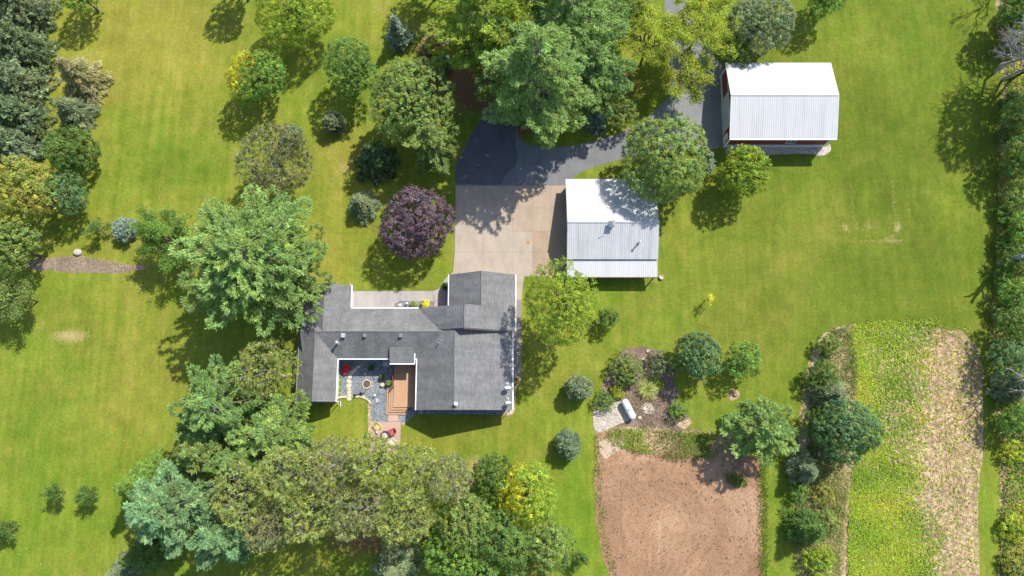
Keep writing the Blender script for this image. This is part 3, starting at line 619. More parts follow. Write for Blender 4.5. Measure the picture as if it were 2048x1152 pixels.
# ------------------------------------------------------------------ deck, courtyard and patio
DB = P(808, 775, 0); DB = Vector((DB.x, DB.y, 0))
deck = empty('deck', DB, 'orange brown timber deck with wraparound steps beside the gravel courtyard', 'deck')
ZD = .62
def W2(px, py, z=0): return P(px, py, z)
a = W2(786, 814.5, ZD); bq = W2(835, 724, ZD); y1 = bq.y; x0 = a.x; x1 = -12.2; y0 = a.y
b = MB(DB); b.box(x0, x1, y0, y1, ZD-.12, ZD); b.build('deck_floor', M['deck'], deck)
b = MB(DB); b.box(x0+.08, x1, y0+.08, y1, 0, ZD-.125); b.build('skirt', M['deckside'], deck)
yW = W2(0, 774, .4).y; xE = W2(817, 0, .4).x
xE = W2(816, 820, .3).x
for k in range(3):
    z = ZD-.155*(k+1); o1 = .33*k; o2 = .33*(k+1)
    b = MB(DB)
    b.box(x0-o2, x0-o1-.02, y0-o2, yW, z-.05, z); b.box(x0-o1-.018, xE, y0-o2, y0-o1-.02, z-.05, z)
    b.box(x0-o2+.04, x0-o1-.04, y0-o2+.04, yW-.03, 0, z-.055, 1); b.box(x0-o1-.035, xE-.02, y0-o2+.04, y0-o1-.04, 0, z-.055, 1)  # risers in dark trim: their shadow is put into the colour
    b.build('step', [M['deck'], M['deckside']], deck)
for (px, py, h) in ((786.3, 731, .95), (786.3, 746, .95), (786.3, 773, .95), (819.5, 812, .95)):
    c = W2(px, py, ZD+.5); b = MB(DB); b.box(c.x-.05, c.x+.05, c.y-.05, c.y+.05, ZD, ZD+h); b.box(c.x-.07, c.x+.07, c.y-.07, c.y+.07, ZD+h, ZD+h+.04); b.build('post', M['deckside'], deck)
c = W2(786.3, 731, ZD+.9); d = W2(786.3, 773, ZD+.9); b = MB(DB); b.box(c.x-.03, c.x+.03, d.y, c.y, ZD+.84, ZD+.9); b.box(c.x-.02, c.x+.02, d.y, c.y, ZD+.12, ZD+.16)
for k in range(26):
    y = d.y+(c.y-d.y)*(k+.5)/26; b.box(c.x-.015, c.x+.015, y-.015, y+.015, ZD+.16, ZD+.84)
b.build('railing', M['deckside'], deck)

def stone_mesh(mb, c, rx, ry, rz, n=9, seed=0, rot=0.0, up=1.0):
    r = random.Random(seed); rad = [r.uniform(.8, 1.12) for _ in range(n)]; ring = []
    prof = [(.92, 0), (1.0, .45*rz), (.85, .85*rz), (.45, rz)]
    vs = []
    for (k, z) in prof:
        for i in range(n):
            a = 2*math.pi*i/n; x = math.cos(a)*rx*rad[i]*k; y = math.sin(a)*ry*rad[i]*k
            vs.append((c[0]+x*math.cos(rot)-y*math.sin(rot), c[1]+x*math.sin(rot)+y*math.cos(rot), c[2]+z*r.uniform(.93, 1.0)))
    fs = [(j*n+i, j*n+(i+1) % n, (j+1)*n+(i+1) % n, (j+1)*n+i) for j in range(3) for i in range(n)]+[tuple(3*n+i for i in range(n))]
    mb.add(vs, fs)
def stone(px, py, rx, ry, rz, name, label, cat, group=None, mat='stone', seed=0, rot=0.0, z=0.008):
    c = P(px, py, 0); mb = MB(); stone_mesh(mb, (0, 0, 0), rx, ry, rz, 9, seed, rot)
    return tag(mb.build(name, M[mat], None, True, (c.x, c.y, z)), label, cat, group)
for i, (px, py, rx, ry) in enumerate([(716, 734, .36, .25), (709.5, 740, .3, .28), (704.5, 743.5, .34, .22), (702.5, 748, .36, .2), (699.5, 753.5, .34, .32), (697.8, 763.5, .36, .32), (697, 772, .42, .34), (698.3, 778.8, .32, .22), (698, 784.5, .34, .22), (698.3, 790, .36, .26), (698.5, 797.5, .34, .34)]):
    stone(px, py, rx, ry, .07, 'stepping_stone', ['pale flat stepping stone in the curving row through the courtyard gravel', 'shaded flat stepping stone at the upper bend of the row by the red wheelbarrow'][i < 3], 'stepping stone', 'stepping stones across the gravel' if i >= 3 else 'shaded stepping stones near the wheelbarrow', seed=i)
edge = [(669, 800), (672, 797), (676, 795.5), (680, 794.5), (684, 794), (688, 794.3), (692, 794), (705, 793), (709, 793.3), (713, 793.6), (717, 793), (721, 793), (725, 793.8), (728.5, 795.5), (732, 798), (735, 800), (738, 802.5), (740.2, 805.5), (675, 803), (676.5, 808)]
for i, (px, py) in enumerate(edge):
    stone(px, py, random.uniform(.16, .26), random.uniform(.13, .2), .16, 'edging_stone', 'small pale edging stone between courtyard gravel and lawn', 'edging stone', 'edging stones of the courtyard', seed=30+i, rot=random.uniform(0, 3))
stone(730.8, 748.3, .19, .19, .2, 'round_boulder', 'single round pale stone in the gravel at the shadow edge, above the fire ring', 'stone', seed=77)
c = P(765.5, 769.7); b = MB(); b.lathe([(.27, 0), (.29, .1), (.28, .36), (.24, .38), (.02, .38)], 14); b.build('log_stump', M['stone'], None, False, (c.x, c.y, .01)); tag(bpy.data.objects['log_stump'], 'round tan stump standing in the gravel by the leafy plant and deck steps', 'stump')
b = MB(); stone_mesh(b, (0, 0, 0), .2, .18, .15, 8, 3); c = P(748.4, 756.3); tag(b.build('dark_rock', M['grey'], None, True, (c.x, c.y, .01)), 'small dark rock on the gravel between fire ring and dark planter', 'rock')
c = P(754, 801); b = MB(); b.cbox((0, 0, .04), (.36, .48, .08), 0, .05); tag(b.build('square_paver', M['stone2'], None, False, (c.x, c.y, .01)), 'grey square paver lying on the gravel left of the deck steps', 'paver')
# fire ring with its stones
c = P(733.5, 768.5); fr = empty('fire_ring', (c.x, c.y, .008), 'round stone fire ring full of ash in the courtyard gravel', 'fire pit')
b = MB(); b.cyl((0, 0), .48, 0, .06, 18); b.build('ash_bed', M['ash'], fr)
for k in range(13):
    a = 2*math.pi*k/13; b = MB(); stone_mesh(b, (.56*math.cos(a), .56*math.sin(a), 0), .15, .12, .2, 8, 50+k, a+1.57); b.build('ring_stone', M['stone'], fr, True)
def folding_chair(px, py, rz, label, mat):
    c = P(px, py, 0); o = empty('lawn_chair', (c.x, c.y, .01), label, 'chair', 'dark chairs by the fire ring', rz)
    b = MB(); b.box(-.24, .24, -.22, .24, .40, .43); b.build('seat', M[mat], o)
    b = MB(); b.box(-.24, .24, -.02, .02, 0, .48, 0, Matrix.Translation((0, -.24, .43)) @ Matrix.Rotation(R_(14), 4, 'X')); b.build('backrest', M[mat], o)
    for sx in (-1, 1):
        for sy in (-1, 1):
            b = MB(); b.bar((sx*.22, sy*.2, .41), (sx*.25, sy*.26, 0), .018, 6); b.build('leg', M['dark'], o)
folding_chair(728.5, 780.5, R_(-35), 'dark grey chair drawn up close below the stone fire ring', 'grey')
folding_chair(717, 784, R_(-55), 'dark grey chair standing further from the fire ring, nearer the stepping stones', 'grey')
# solar lamp
c = P(751, 790.5); o = empty('garden_lamp', (c.x, c.y, .01), 'small white topped garden lamp on the gravel above the square paver', 'lamp')
b = MB(); b.bar((0, 0, 0), (0, 0, .45), .025, 6); b.build('stake', M['dark'], o)
b = MB(); b.lathe([(.04, .42), (.10, .47), (.11, .55), (.13, .58), (.03, .63)], 12); b.build('lamp_head', M['white'], o)
# wheelbarrow
c = P(693.5, 739); wb = empty('wheelbarrow', (c.x, c.y, .01), 'red wheelbarrow parked on the shaded gravel in the corner of the courtyard', 'wheelbarrow', None, R_(-32))
b = MB(); t0 = [(-.38, -.62, .66), (.38, -.62, .66), (.40, .64, .66), (-.40, .64, .66)]; t1 = [(-.26, -.40, .36), (.26, -.40, .36), (.24, .36, .32), (-.24, .36, .32)]
inn = [(x*.94, y*.95, z-.0) for x, y, z in t0]; inb = [(x*.94, y*.94, z+.03) for x, y, z in t1]
vs = t0+t1+inn+inb
fs = [(4, 5, 6, 7)[::-1], (12, 13, 14, 15)]
for i in range(4):
    j = (i+1) % 4; fs += [(i, 4+i, 4+j, j), (8+i, 8+j, 12+j, 12+i), (i, j, 8+j, 8+i)]
b.add(vs, fs); b.build('tray', M['red'], wb)
for sx in (-1, 1):
    b = MB(); b.bar((sx*.08, -.72, .2), (sx*.24, .3, .32), .022, 6); b.bar((sx*.24, .3, .32), (sx*.29, .78, .52), .022, 6); b.build('handle', M['wood'], wb)
    b = MB(); b.bar((sx*.22, .25, .32), (sx*.25, .36, 0), .02, 6); b.build('leg', M['dark'], wb)
b = MB(); mm = Matrix.Translation((0, -.72, .2)) @ Matrix.Rotation(R_(90), 4, 'Y'); b.lathe([(.06, -.05), (.17, -.05), (.2, -.02), (.2, .02), (.17, .05), (.06, .05)], 16, 0, mm); b.build('wheel', M['black'], wb)
# air conditioner
c = P(774, 727.5); ac = empty('air_conditioner', (c.x, c.y, .01), 'grey air conditioner with round top fan beside the house wall and porch roof', 'air conditioner')
b = MB(); b.box(-.38, .38, -.38, .38, .05, .80); b.box(-.42, .42, -.42, .42, 0, .05); b.build('cabinet', M['greywhite'], ac)
b = MB(); b.cyl((0, 0), .33, .802, .815, 20); b.build('fan_grille', M['dark'], ac)
b = MB()
for k in range(5): b.cbox((0, 0, .835), (.6, .07, .012), 0, k*math.pi/5)
b.cyl((0, 0), .1, .82, .86, 12); b.build('fan', M['galv'], ac)
# patio fire pit and chairs
c = P(771, 870); fp = empty('patio_fire_pit', (c.x, c.y, .022), 'octagonal brown fire pit on the pink patio slab among the coloured chairs', 'fire pit')
b = MB(); n = 8
for (r0, r1, z0, z1) in ((.62, .47, 0, .38),):
    vs = []
    for r_, z in ((r0, z0), (r0, z1), (r1, z1), (r1, .1)):
        vs += [(r_*math.cos(2*math.pi*(i+.5)/n), r_*math.sin(2*math.pi*(i+.5)/n), z) for i in range(n)]
    b.add(vs, [(j*n+i, j*n+(i+1) % n, (j+1)*n+(i+1) % n, (j+1)*n+i) for j in range(3) for i in range(n)])
b.build('pit_wall', M['ash'], fp)
b = MB(); b.cyl((0, 0), .47, .02, .12, 8); b.build('ash_bed', M['stone2'], fp)
def adirondack(px, py, rz, mat, label):
    c = P(px, py, 0); o = empty('garden_chair', (c.x, c.y, .022), label, 'chair', 'slatted garden chairs round the patio fire pit', rz)
    b = MB()
    for k in range(5):
        mm = Matrix.Translation((0, -.22+.14*k, .30+.028*k)) @ Matrix.Rotation(R_(11), 4, 'X'); b.box(-.28, .28, -.062, .062, -.012, .012, 0, mm)
    b.build('seat', M[mat], o)
    b = MB()
    for k in range(5):
        mm = Matrix.Translation((-.22+.11*k, -.26, .28)) @ Matrix.Rotation(R_(24), 4, 'X'); b.box(-.05, .05, -.012, .012, 0, .74+.06*(2-abs(k-2)), 0, mm)
    b.build('backrest', M[mat], o)
    for sx in (-1, 1):
        b = MB(); b.box(sx*.36-.07, sx*.36+.07, -.36, .42, .52, .545); b.build('armrest', M[mat], o)
        b = MB(); b.box(sx*.33-.03, sx*.33+.03, .30, .38, 0, .518); b.build('leg', M[mat], o)
        b = MB(); b.add([(sx*.31, -.45, 0), (sx*.31, .30, .30), (sx*.31, .30, .42), (sx*.31, -.35, .16), (sx*.345, -.45, 0), (sx*.345, .30, .30), (sx*.345, .30, .42), (sx*.345, -.35, .16)],
                         [(0, 1, 2, 3), (4, 7, 6, 5), (0, 4, 5, 1), (1, 5, 6, 2), (2, 6, 7, 3), (3, 7, 4, 0)]); b.build('leg', M[mat], o)
def face(px, py, tx, ty):
    a = P(px, py); t = P(tx, ty); return math.atan2(-(t.x-a.x), t.y-a.y)
adirondack(757, 852.5, face(757, 852, 771, 870), 'yellow', 'yellow garden chair at the upper left of the patio')
adirondack(786, 863.5, face(786, 863, 771, 870), 'crimson', 'red garden chair on the right side of the patio')
adirondack(786.5, 884, face(786, 884, 771, 870), 'lime', 'pale lime garden chair at the lower right of the patio by the trees')
c = P(755.5, 863.5); o = empty('side_table', (c.x, c.y, .022), 'tiny cream side table on the patio below the yellow chair', 'table')
b = MB(); b.cyl((0, 0), .2, .38, .42, 12); b.build('table_top', M['stone'], o)
for k in range(3):
    b = MB(); a = 2.1*k; b.bar((.1*math.cos(a), .1*math.sin(a), .38), (.18*math.cos(a), .18*math.sin(a), 0), .018, 6); b.build('leg', M['stone'], o)
# little flag at the corner of the north wing
c = P(707, 583); o = empty('garden_flag', (c.x, c.y, 0), 'small white and red flag on a pole at the north wing corner', 'flag')
b = MB(); b.bar((0, 0, 0), (0, 0, 2.3), .025, 6); b.bar((0, 0, 2.2), (.1, .75, 2.55), .018, 6); b.build('pole', M['gutter'], o)
b = MB()
for k in range(6):
    for j in range(5):
        x0_, x1_ = j*.1, (j+1)*.1; f0 = .05*math.sin(j*1.1); f1 = .05*math.sin((j+1)*1.1); y0_ = .12+k*.1
        b.add([(x0_*.4+y0_*.13, y0_, 2.22+y0_*.46-x0_*.9+f0), (x1_*.4+y0_*.13, y0_, 2.22+y0_*.46-x1_*.9+f1), (x1_*.4+y0_*.13, y0_+.1, 2.27+y0_*.46-x1_*.9+f1), (x0_*.4+y0_*.13, y0_+.1, 2.27+y0_*.46-x0_*.9+f0)], [(0, 1, 2, 3)], k % 2)
b.build('cloth', [M['white'], M['crimson']], o)
# small things in the front bed
c = P(815, 608); b = MB(); b.cbox((0, 0, .25), (.16, .12, .5)); b.lathe([(.14, .5), (.16, .56), (.02, .7)], 10); tag(b.build('bed_lantern', M['white'], None, False, (c.x, c.y, .04)), 'small white lantern in the front gravel bed left of the yellow shrubs', 'lantern')
stone(800, 611, .4, .28, .3, 'grey_boulder', 'grey boulder at the left end of the front gravel bed', 'rock', mat='stone2', seed=91, z=.04)
stone(157, 505, .62, .5, .45, 'pale_boulder', 'pale boulder on the upper edge of the mulch bed in the left lawn', 'rock', mat='stone2', seed=92)
for i, (px, py, nm) in enumerate([(1296, 703, 'pale rock at the top of the propane garden mulch, right of the oval bush'), (1286, 718, 'pale rock between oval bush and round dark shrub'), (1293, 740, 'brownish rock in the mulch below the dark shrub'), (1279, 836, 'tan rock near the lower end of the white tank'), (1289, 818, 'small dark rock on the round gravel patch')]):
    stone(px, py, .3, .24, .22, 'garden_rock', nm, 'rock', mat='stone', seed=60+i)
c = P(531.5, 693); o = empty('well_cover', (c.x, c.y, 0), 'round grey well cover in the pine shadow west of the house', 'well cover')
b = MB(); b.cyl((0, 0), .38, 0, .5, 18); b.build('casing', M['stone2'], o); b = MB(); b.cyl((0, 0), .43, .5, .56, 18, 0, .38); b.build('lid', M['galv'], o)
for i, (px, py, s) in enumerate([(1030, 757, 1), (1036, 755, .8), (1035, 763, .9), (1033, 770, .8), (1038, 760, .7)]):
    stone(px, py, .22*s, .18*s, .16, 'bed_stone', 'pale stone in the small bed at the end of the side path', 'stone', 'pale stones in the side bed', seed=110+i)
c = P(1463, 790); b = MB(); b.lathe([(.42, 0), (.32, .12), (.28, .32), (.02, .34)], 12); tag(b.build('tree_stump', M['wood'], None, False, (c.x+.5, c.y+.1, .006)), 'brown tree stump in a ring of bare soil on the lawn', 'stump')

# ------------------------------------------------------------------ metal buildings
def ribs(mb, x0, x1, ya, za, yb, zb, step=.30, h=.022, w=.05):
    d = Vector((0, yb-ya, zb-za)); n = Vector((0, -(zb-za), yb-ya)).normalized()
    if n.z < 0: n = -n
    k = int((x1-x0)/step)
    for i in range(k+1):
        x = x0+.05+(x1-x0-.1)*i/k
        A = Vector((x, ya, za)); B = Vector((x, yb, zb)); o = n*h
        vs = [A+Vector((-w, 0, 0)), A+Vector((w, 0, 0)), A+o+Vector((w*.45, 0, 0)), A+o+Vector((-w*.45, 0, 0))]
        vs += [v+(B-A) for v in vs]
        mb.add(vs, [(0, 4, 5, 1), (1, 5, 6, 2), (2, 6, 7, 3), (3, 7, 4, 0), (0, 1, 2, 3), (4, 7, 6, 5)])
# red barn
BB = Vector((38, 26, 0))
barn = empty('barn', BB, 'red sided barn with a white ribbed metal gable roof', 'barn')
bx0, bx1, byS, byN, byR, hE, hR = 30.4, 45.3, 20.4, 31.85, 26.12, 4.0, 5.65
b = MB(BB); b.slab([(bx0, byS, hE), (bx1, byS, hE), (bx1, byR, hR), (bx0, byR, hR)], .1); ribs(b, bx0, bx1, byS, hE, byR, hR); b.build('roof', M['whitemetal'], barn)
b = MB(BB); b.slab([(bx0, byN, hE), (bx1, byN, hE), (bx1, byR, hR), (bx0, byR, hR)], .1); ribs(b, bx0, bx1, byN, hE, byR, hR); b.build('roof', M['whitemetal'], barn)
b = MB(BB); b.bar((bx0, byR, hR+.02), (bx1, byR, hR+.02), .09, 6); b.build('ridge_cap', M['whitemetal'], barn)
wx0, wx1, wy0, wy1 = 30.75, 44.95, 20.78, 31.5
b = MB(BB); b.prism([(wy0, .9), (wy1, .9), (wy1, 3.95), (byR, 5.5), (wy0, 3.95)], 'x', wx0, wx1); b.build('wall', M['barnred'], barn)
b = MB(BB); b.box(wx0-.03, wx1+.03, wy0-.03, wy1+.03, 0, .9); b.build('wainscot', M['greywhite'], barn)
for (x, y) in ((wx0, wy0), (wx1, wy0), (wx0, wy1), (wx1, wy1)):
    b = MB(BB); b.box(x-.1, x+.1, y-.1, y+.1, 0, 3.9); b.build('corner_trim', M['white'], barn)
b = MB(BB); b.box(wx0-.14, wx0-.05, 22.6, 27.6, .05, 3.7); b.build('sliding_door', M['greywhite'], barn)
b = MB(BB); b.box(wx0-.10, wx0-.035, 21.2, 22.1, .05, 2.2); dd = b.build('door', M['white'], barn); b = MB(BB); b.box(wx0-.15, wx0-.102, 21.28, 21.34, 1.0, 1.14); b.build('handle', M['dark'], dd)
b = MB(BB); b.box(wx0-.16, wx0-.08, 22.3, 31.3, 3.72, 3.86); b.build('door_rail', M['white'], barn)
opening(39.7, wy0-.005, 1.5, 1.3, 1.1, 'S', barn, 'window', BB)
b = MB(BB); b.box(bx0, bx1, byS-.12, byS-.005, hE-.16, hE+.03); b.build('eave_trim', M['white'], barn)
for x in (bx0, bx1):
    b = MB(BB); s = -1 if x == bx0 else 1
    b.prism([(byS, hE-.16), (byS, hE+.02), (byR, hR+.02), (byN, hE+.02), (byN, hE-.16), (byR, hR-.16)], 'x', *sorted((x+s*.004, x+s*.05))); b.build('rake_trim', M['white'], barn)
# metal shed with lean-to
SB = Vector((13.5, 8, 0))
shed = empty('shed', SB, 'weathered silver metal shed with a lean-to, between driveway and lawn', 'shed')
sx0, sx1 = 7.5, 19.95; syN, zN, syR, zRg, syS, zSv = 15.15, 2.3, 8.2, 4.75, 3.45, 3.08
b = MB(SB); b.slab([(sx0, syN, zN), (sx1, syN, zN), (sx1, syR, zRg), (sx0, syR, zRg)], .09); ribs(b, sx0, sx1, syN, zN, syR, zRg); b.build('roof', M['whitemetal'], shed)
b = MB(SB); b.slab([(sx0, syS, zSv), (sx1, syS, zSv), (sx1, syR, zRg), (sx0, syR, zRg)], .09); ribs(b, sx0, sx1, syS, zSv, syR, zRg); b.build('roof', M['oldmetal'], shed)
b = MB(SB); b.bar((sx0, syR, zRg+.02), (sx1, syR, zRg+.02), .10, 6); b.build('ridge_cap', M['whitemetal'], shed)
b = MB(SB); b.slab([(sx0+.03, 1.1, 2.42), (sx1-.02, 1.1, 2.42), (sx1-.02, 3.75, 2.82), (sx0+.03, 3.75, 2.82)], .08); ribs(b, sx0+.03, sx1-.02, 1.1, 2.42, 3.75, 2.82); lr = b.build('lean_to_roof', M['whitemetal'], shed)
b = MB(SB); b.box(sx0+.03, sx1-.02, 1.03, 1.095, 2.24, 2.43); b.build('fascia', M['tansiding'], lr)
b = MB(SB); b.prism([(3.8, 0), (14.8, 0), (14.8, zN+.02), (syR, zRg-.12), (3.8, zSv+.03)], 'x', sx0+.3, sx1-.25); b.build('wall', M['tansiding'], shed)
for x in (7.75, 11.7, 15.7, 19.7):
    b = MB(SB); b.box(x-.07, x+.07, 1.2, 1.34, 0, 2.36); b.build('post', M['wood'], shed)
for (y0_, y1_) in ((4.6, 7.6), (8.6, 11.6)):
    b = MB(SB); b.box(sx0+.2, sx0+.292, y0_, y1_, .05, 2.2 if y1_ < 12 else 2.0); b.build('garage_door', M['greywhite'], shed)
c = P(1223, 449, 5.0); cu = MB(SB); cu.cbox((c.x, c.y, 4.95), (.55, .55, .75)); cpo = cu.build('cupola', M['white'], shed)
b = MB(SB); b.lathe([(.62, 5.34), (.5, 5.45), (.02, 5.85)], 4, 0, Matrix.Translation((c.x, c.y, 0)) @ Matrix.Rotation(R_(45), 4, 'Z')); b.build('cupola_roof', M['galv'], cpo)
b = MB(SB); b.bar((c.x, c.y, 5.8), (c.x, c.y, 6.75), .02, 6); b.bar((c.x-.35, c.y-.1, 6.55), (c.x+.35, c.y+.1, 6.55), .018, 6); b.cbox((c.x-.3, c.y-.09, 6.6), (.25, .02, .22), 0, .28); b.cbox((c.x+.3, c.y+.09, 6.58), (.12, .02, .14), 0, .28); b.build('weathervane', M['dark'], cpo)
pipe(1277, 486, 3.95, 1.05, .11, True, 'galv', 'flue_pipe', shed, SB)
c = P(1322, 555); o = empty('flower_pot', (c.x, c.y, 0), 'round pale flower pot at the lean-to corner of the silver shed', 'flower pot')
b = MB(); b.lathe([(.2, 0), (.3, .35), (.33, .36), (.33, .42), (.27, .42), (.25, .3)], 14); b.build('pot', M['stone'], o)
# ------------------------------------------------------------------ propane tank
c = P(1257.5, 818.5, .8); a0 = P(1249, 801, .9); a1 = P(1267, 836, .9)
ang = math.atan2(a1.y-a0.y, a1.x-a0.x)
tk = empty('propane_tank', (c.x, c.y, .012), 'white propane tank with a round grey dome lid on the gravel pad', 'propane tank', None, ang)
b = MB(); prof = []; r = .47; hl = 1.05
for k in range(7): t_ = k/6*math.pi/2; prof.append((max(.01, r*math.sin(t_)), -hl-.40*math.cos(t_)))
for k in range(7): t_ = k/6*math.pi/2; prof.append((max(.01, r*math.cos(t_)), hl+.40*math.sin(t_)))
b.lathe(prof, 28, 0, Matrix.Translation((0, 0, .85)) @ Matrix.Rotation(R_(90), 4, 'Y')); b.build('vessel', M['tank'], tk, True)
b = MB(); b.lathe([(.17, 1.27), (.18, 1.36), (.13, 1.42), (.02, 1.44)], 16, 0, Matrix.Translation((.05, 0, 0))); b.build('dome_lid', M['greywhite'], tk, True)
for s in (-1, 1):
    for q in (-1, 1):
        b = MB(); b.box(s*.75-.06, s*.75+.06, q*.25-.05, q*.25+.05, 0, .5); b.build('leg', M['galv'], tk)
    b = MB(); b.lathe([(.03, 0), (.05, .04), (.03, .1)], 8, 0, Matrix.Translation((s*1.0, .0, 1.31))); b.build('lifting_lug', M['galv'], tk)

# ------------------------------------------------------------------ vegetation
def unit(a): return a/np.maximum(np.linalg.norm(a, axis=-1, keepdims=True), 1e-9)
def quad_mesh(name, c, u, w, col, turn=None):
    """leaf-sized faces: centre, half length vector, half width vector, colour variation"""
    n = len(c)
    v = np.stack([c-u, c+w+u*.12, c+u, c-w+u*.12], 1).reshape(-1, 3).astype(np.float32)
    me = bpy.data.meshes.new(name); me.vertices.add(n*4); me.vertices.foreach_set('co', v.ravel())
    me.loops.add(n*4); me.loops.foreach_set('vertex_index', np.arange(n*4, dtype=np.int32))
    me.polygons.add(n); me.polygons.foreach_set('loop_start', np.arange(0, n*4, 4, dtype=np.int32)); me.polygons.foreach_set('loop_total', np.full(n, 4, dtype=np.int32))
    a = me.attributes.new('leafcol', 'FLOAT_COLOR', 'FACE'); a.data.foreach_set('color', np.concatenate([col, np.ones((n, 1))], 1).astype(np.float32).ravel())
    t = me.attributes.new('turn', 'FLOAT', 'FACE'); t.data.foreach_set('value', (np.zeros(n) if turn is None else turn).astype(np.float32))
    me.update(); return me
def tube_mesh(name, paths, n=6):
    V = []; F = []
    for pts, rad in paths:
        pts = np.asarray(pts, float); m = len(pts); b0 = len(V)
        for i in range(m):
            d = pts[min(i+1, m-1)]-pts[max(i-1, 0)]; d = d/max(np.linalg.norm(d), 1e-6)
            a = np.cross(d, [0, 0, 1.0]); a = a/np.linalg.norm(a) if np.linalg.norm(a) > .05 else np.array([1.0, 0, 0]); bb = np.cross(d, a)
            for k in range(n):
                t = 2*math.pi*k/n; V.append(tuple(pts[i]+rad[i]*(math.cos(t)*a+math.sin(t)*bb)))
        for i in range(m-1):
            for k in range(n): F.append((b0+i*n+k, b0+i*n+(k+1) % n, b0+(i+1)*n+(k+1) % n, b0+(i+1)*n+k))
        F.append(tuple(b0+(m-1)*n+k for k in range(n)))
    me = bpy.data.meshes.new(name); me.from_pydata(V, [], F); me.polygons.foreach_set('use_smooth', [True]*len(me.polygons)); me.update(); return me
def fib(n, rng):
    i = np.arange(n)+.5; ph = np.arccos(1-2*i/n); th = math.pi*(1+5**.5)*i+rng.rand()*6
    return np.stack([np.cos(th)*np.sin(ph), np.sin(th)*np.sin(ph), np.cos(ph)], 1)
def frame(nrm, rng):
    r = rng.randn(*nrm.shape); u = unit(np.cross(nrm, r)); return u, np.cross(nrm, u)
def leaf_var(rng, clump, n_per, a=.20, b=.16, hue=.10):
    """per-clump and per-leaf variation"""
    k = np.repeat(np.exp(rng.randn(clump)*a), n_per)*np.exp(rng.randn(clump*n_per)*b)
    h = np.repeat(rng.randn(clump)*hue, n_per)+rng.randn(clump*n_per)*hue*.5
    return np.stack([k*(1+h), k, k*(1-.8*h)], 1).clip(.25, 2.6)

def branch_path(a, b, rng, sag=.0, n=5, wob=.06):
    a = np.array(a, float); b = np.array(b, float); L_ = np.linalg.norm(b-a); t = np.linspace(0, 1, n)[:, None]
    p = a+(b-a)*t; p[1:-1] += rng.randn(n-2, 3)*L_*wob; p[:, 2] += sag*L_*np.sin(t[:, 0]*math.pi); return p

def crown_broad(rng, R, h, zb=.22, lobes=14, leaf=.30, per=24, dens=1.0, gap=0.0, lw=.6, up=.5, lumpy=.2):
    z0 = h*zb; hz = (h-z0)/2; zc = z0+hz
    d = fib(lobes*2, rng); d = d[d[:, 2] > -.45]; rng.shuffle(d); d = d[:max(5, lobes)]
    d = unit(d+rng.randn(*d.shape)*.25)
    lr = R*rng.uniform(.34, .54, len(d))*(1 if R > 2 else .95)
    lc = d*(R-lr)[:, None]*rng.uniform(1-lumpy, 1.05, len(d))[:, None]
    lc = np.vstack([lc, [[0, 0, R*.2]]]); lr = np.append(lr, R*.55)
    cs = []; ns = []
    for k in range(len(lc)):
        m = max(10, int(12*lr[k]**2*dens*(.30/leaf)**1.3)); s = fib(m, rng); s = unit(s+rng.randn(m, 3)*.12)
        p = lc[k]+s*lr[k]*rng.uniform(.82, 1.06, m)[:, None]
        dist = np.linalg.norm(p[:, None]-lc[None], axis=2)/lr[None]; dist[:, k] = 9
        keep = (dist.min(1) > .80) & (p[:, 2] > -R*.75)
        if gap > 0: keep &= rng.rand(m) > gap
        cs.append(p[keep]); ns.append(s[keep])
    c = np.vstack(cs); n = np.vstack(ns)
    # inner leaves, so that no daylight shows straight through
    q = fib(max(12, int(len(c)*.35)), rng)*R*rng.uniform(.3, .72, max(12, int(len(c)*.35)))[:, None]
    c = np.vstack([c, q]); n = np.vstack([n, unit(q)])
    sc = np.array([1, 1, hz/R]); c = c*sc+[0, 0, zc]
    nc = len(c); rc = leaf*1.5
    off = unit(rng.randn(nc*per, 3))*rc*rng.uniform(.3, 1.0, nc*per)[:, None]
    cen = np.repeat(c, per, 0)+off
    nr = unit(np.repeat(n, per, 0)*.7+unit(off)*.55+np.array([0, 0, up])+rng.randn(nc*per, 3)*.45)
    u, w = frame(nr, rng); sz = leaf*rng.uniform(.65, 1.25, nc*per)[:, None]
    col = leaf_var(rng, nc, per)
    return cen, u*sz*.5, w*sz*.5*lw, col, lc*sc+[0, 0, zc]
def limbs_to(rng, targets, h, r0, z_from=.15, z_to=.6, top=.85, lean=(0, 0)):
    tr = branch_path((0, 0, -.1), (lean[0], lean[1], h*top), rng, 0, 7, .012)
    rad = np.linspace(r0, r0*.22, 7); rad[0] *= 1.35
    out = [(tr, rad)]
    for t in targets:
        f = np.clip((t[2]/h)*rng.uniform(.45, .75), z_from, z_to); k = f/top*6; i = int(min(5, k)); s = tr[i]+(tr[i+1]-tr[i])*(k-i)
        out.append((branch_path(s, t, rng, .08, 6, .04), np.linspace(r0*.42, r0*.07, 6)))
    return out
def needle_quads(rng, base, dirn, ln, wd, roll=.8):
    u = dirn*ln[:, None]*.5; s = np.cross(dirn, np.array([0, 0, 1.0])); s = unit(s); t = np.cross(s, dirn); a = rng.uniform(-roll, roll, len(base))
    w = (s*np.cos(a)[:, None]+t*np.sin(a)[:, None])*wd[:, None]*.5
    return base+u, u, w
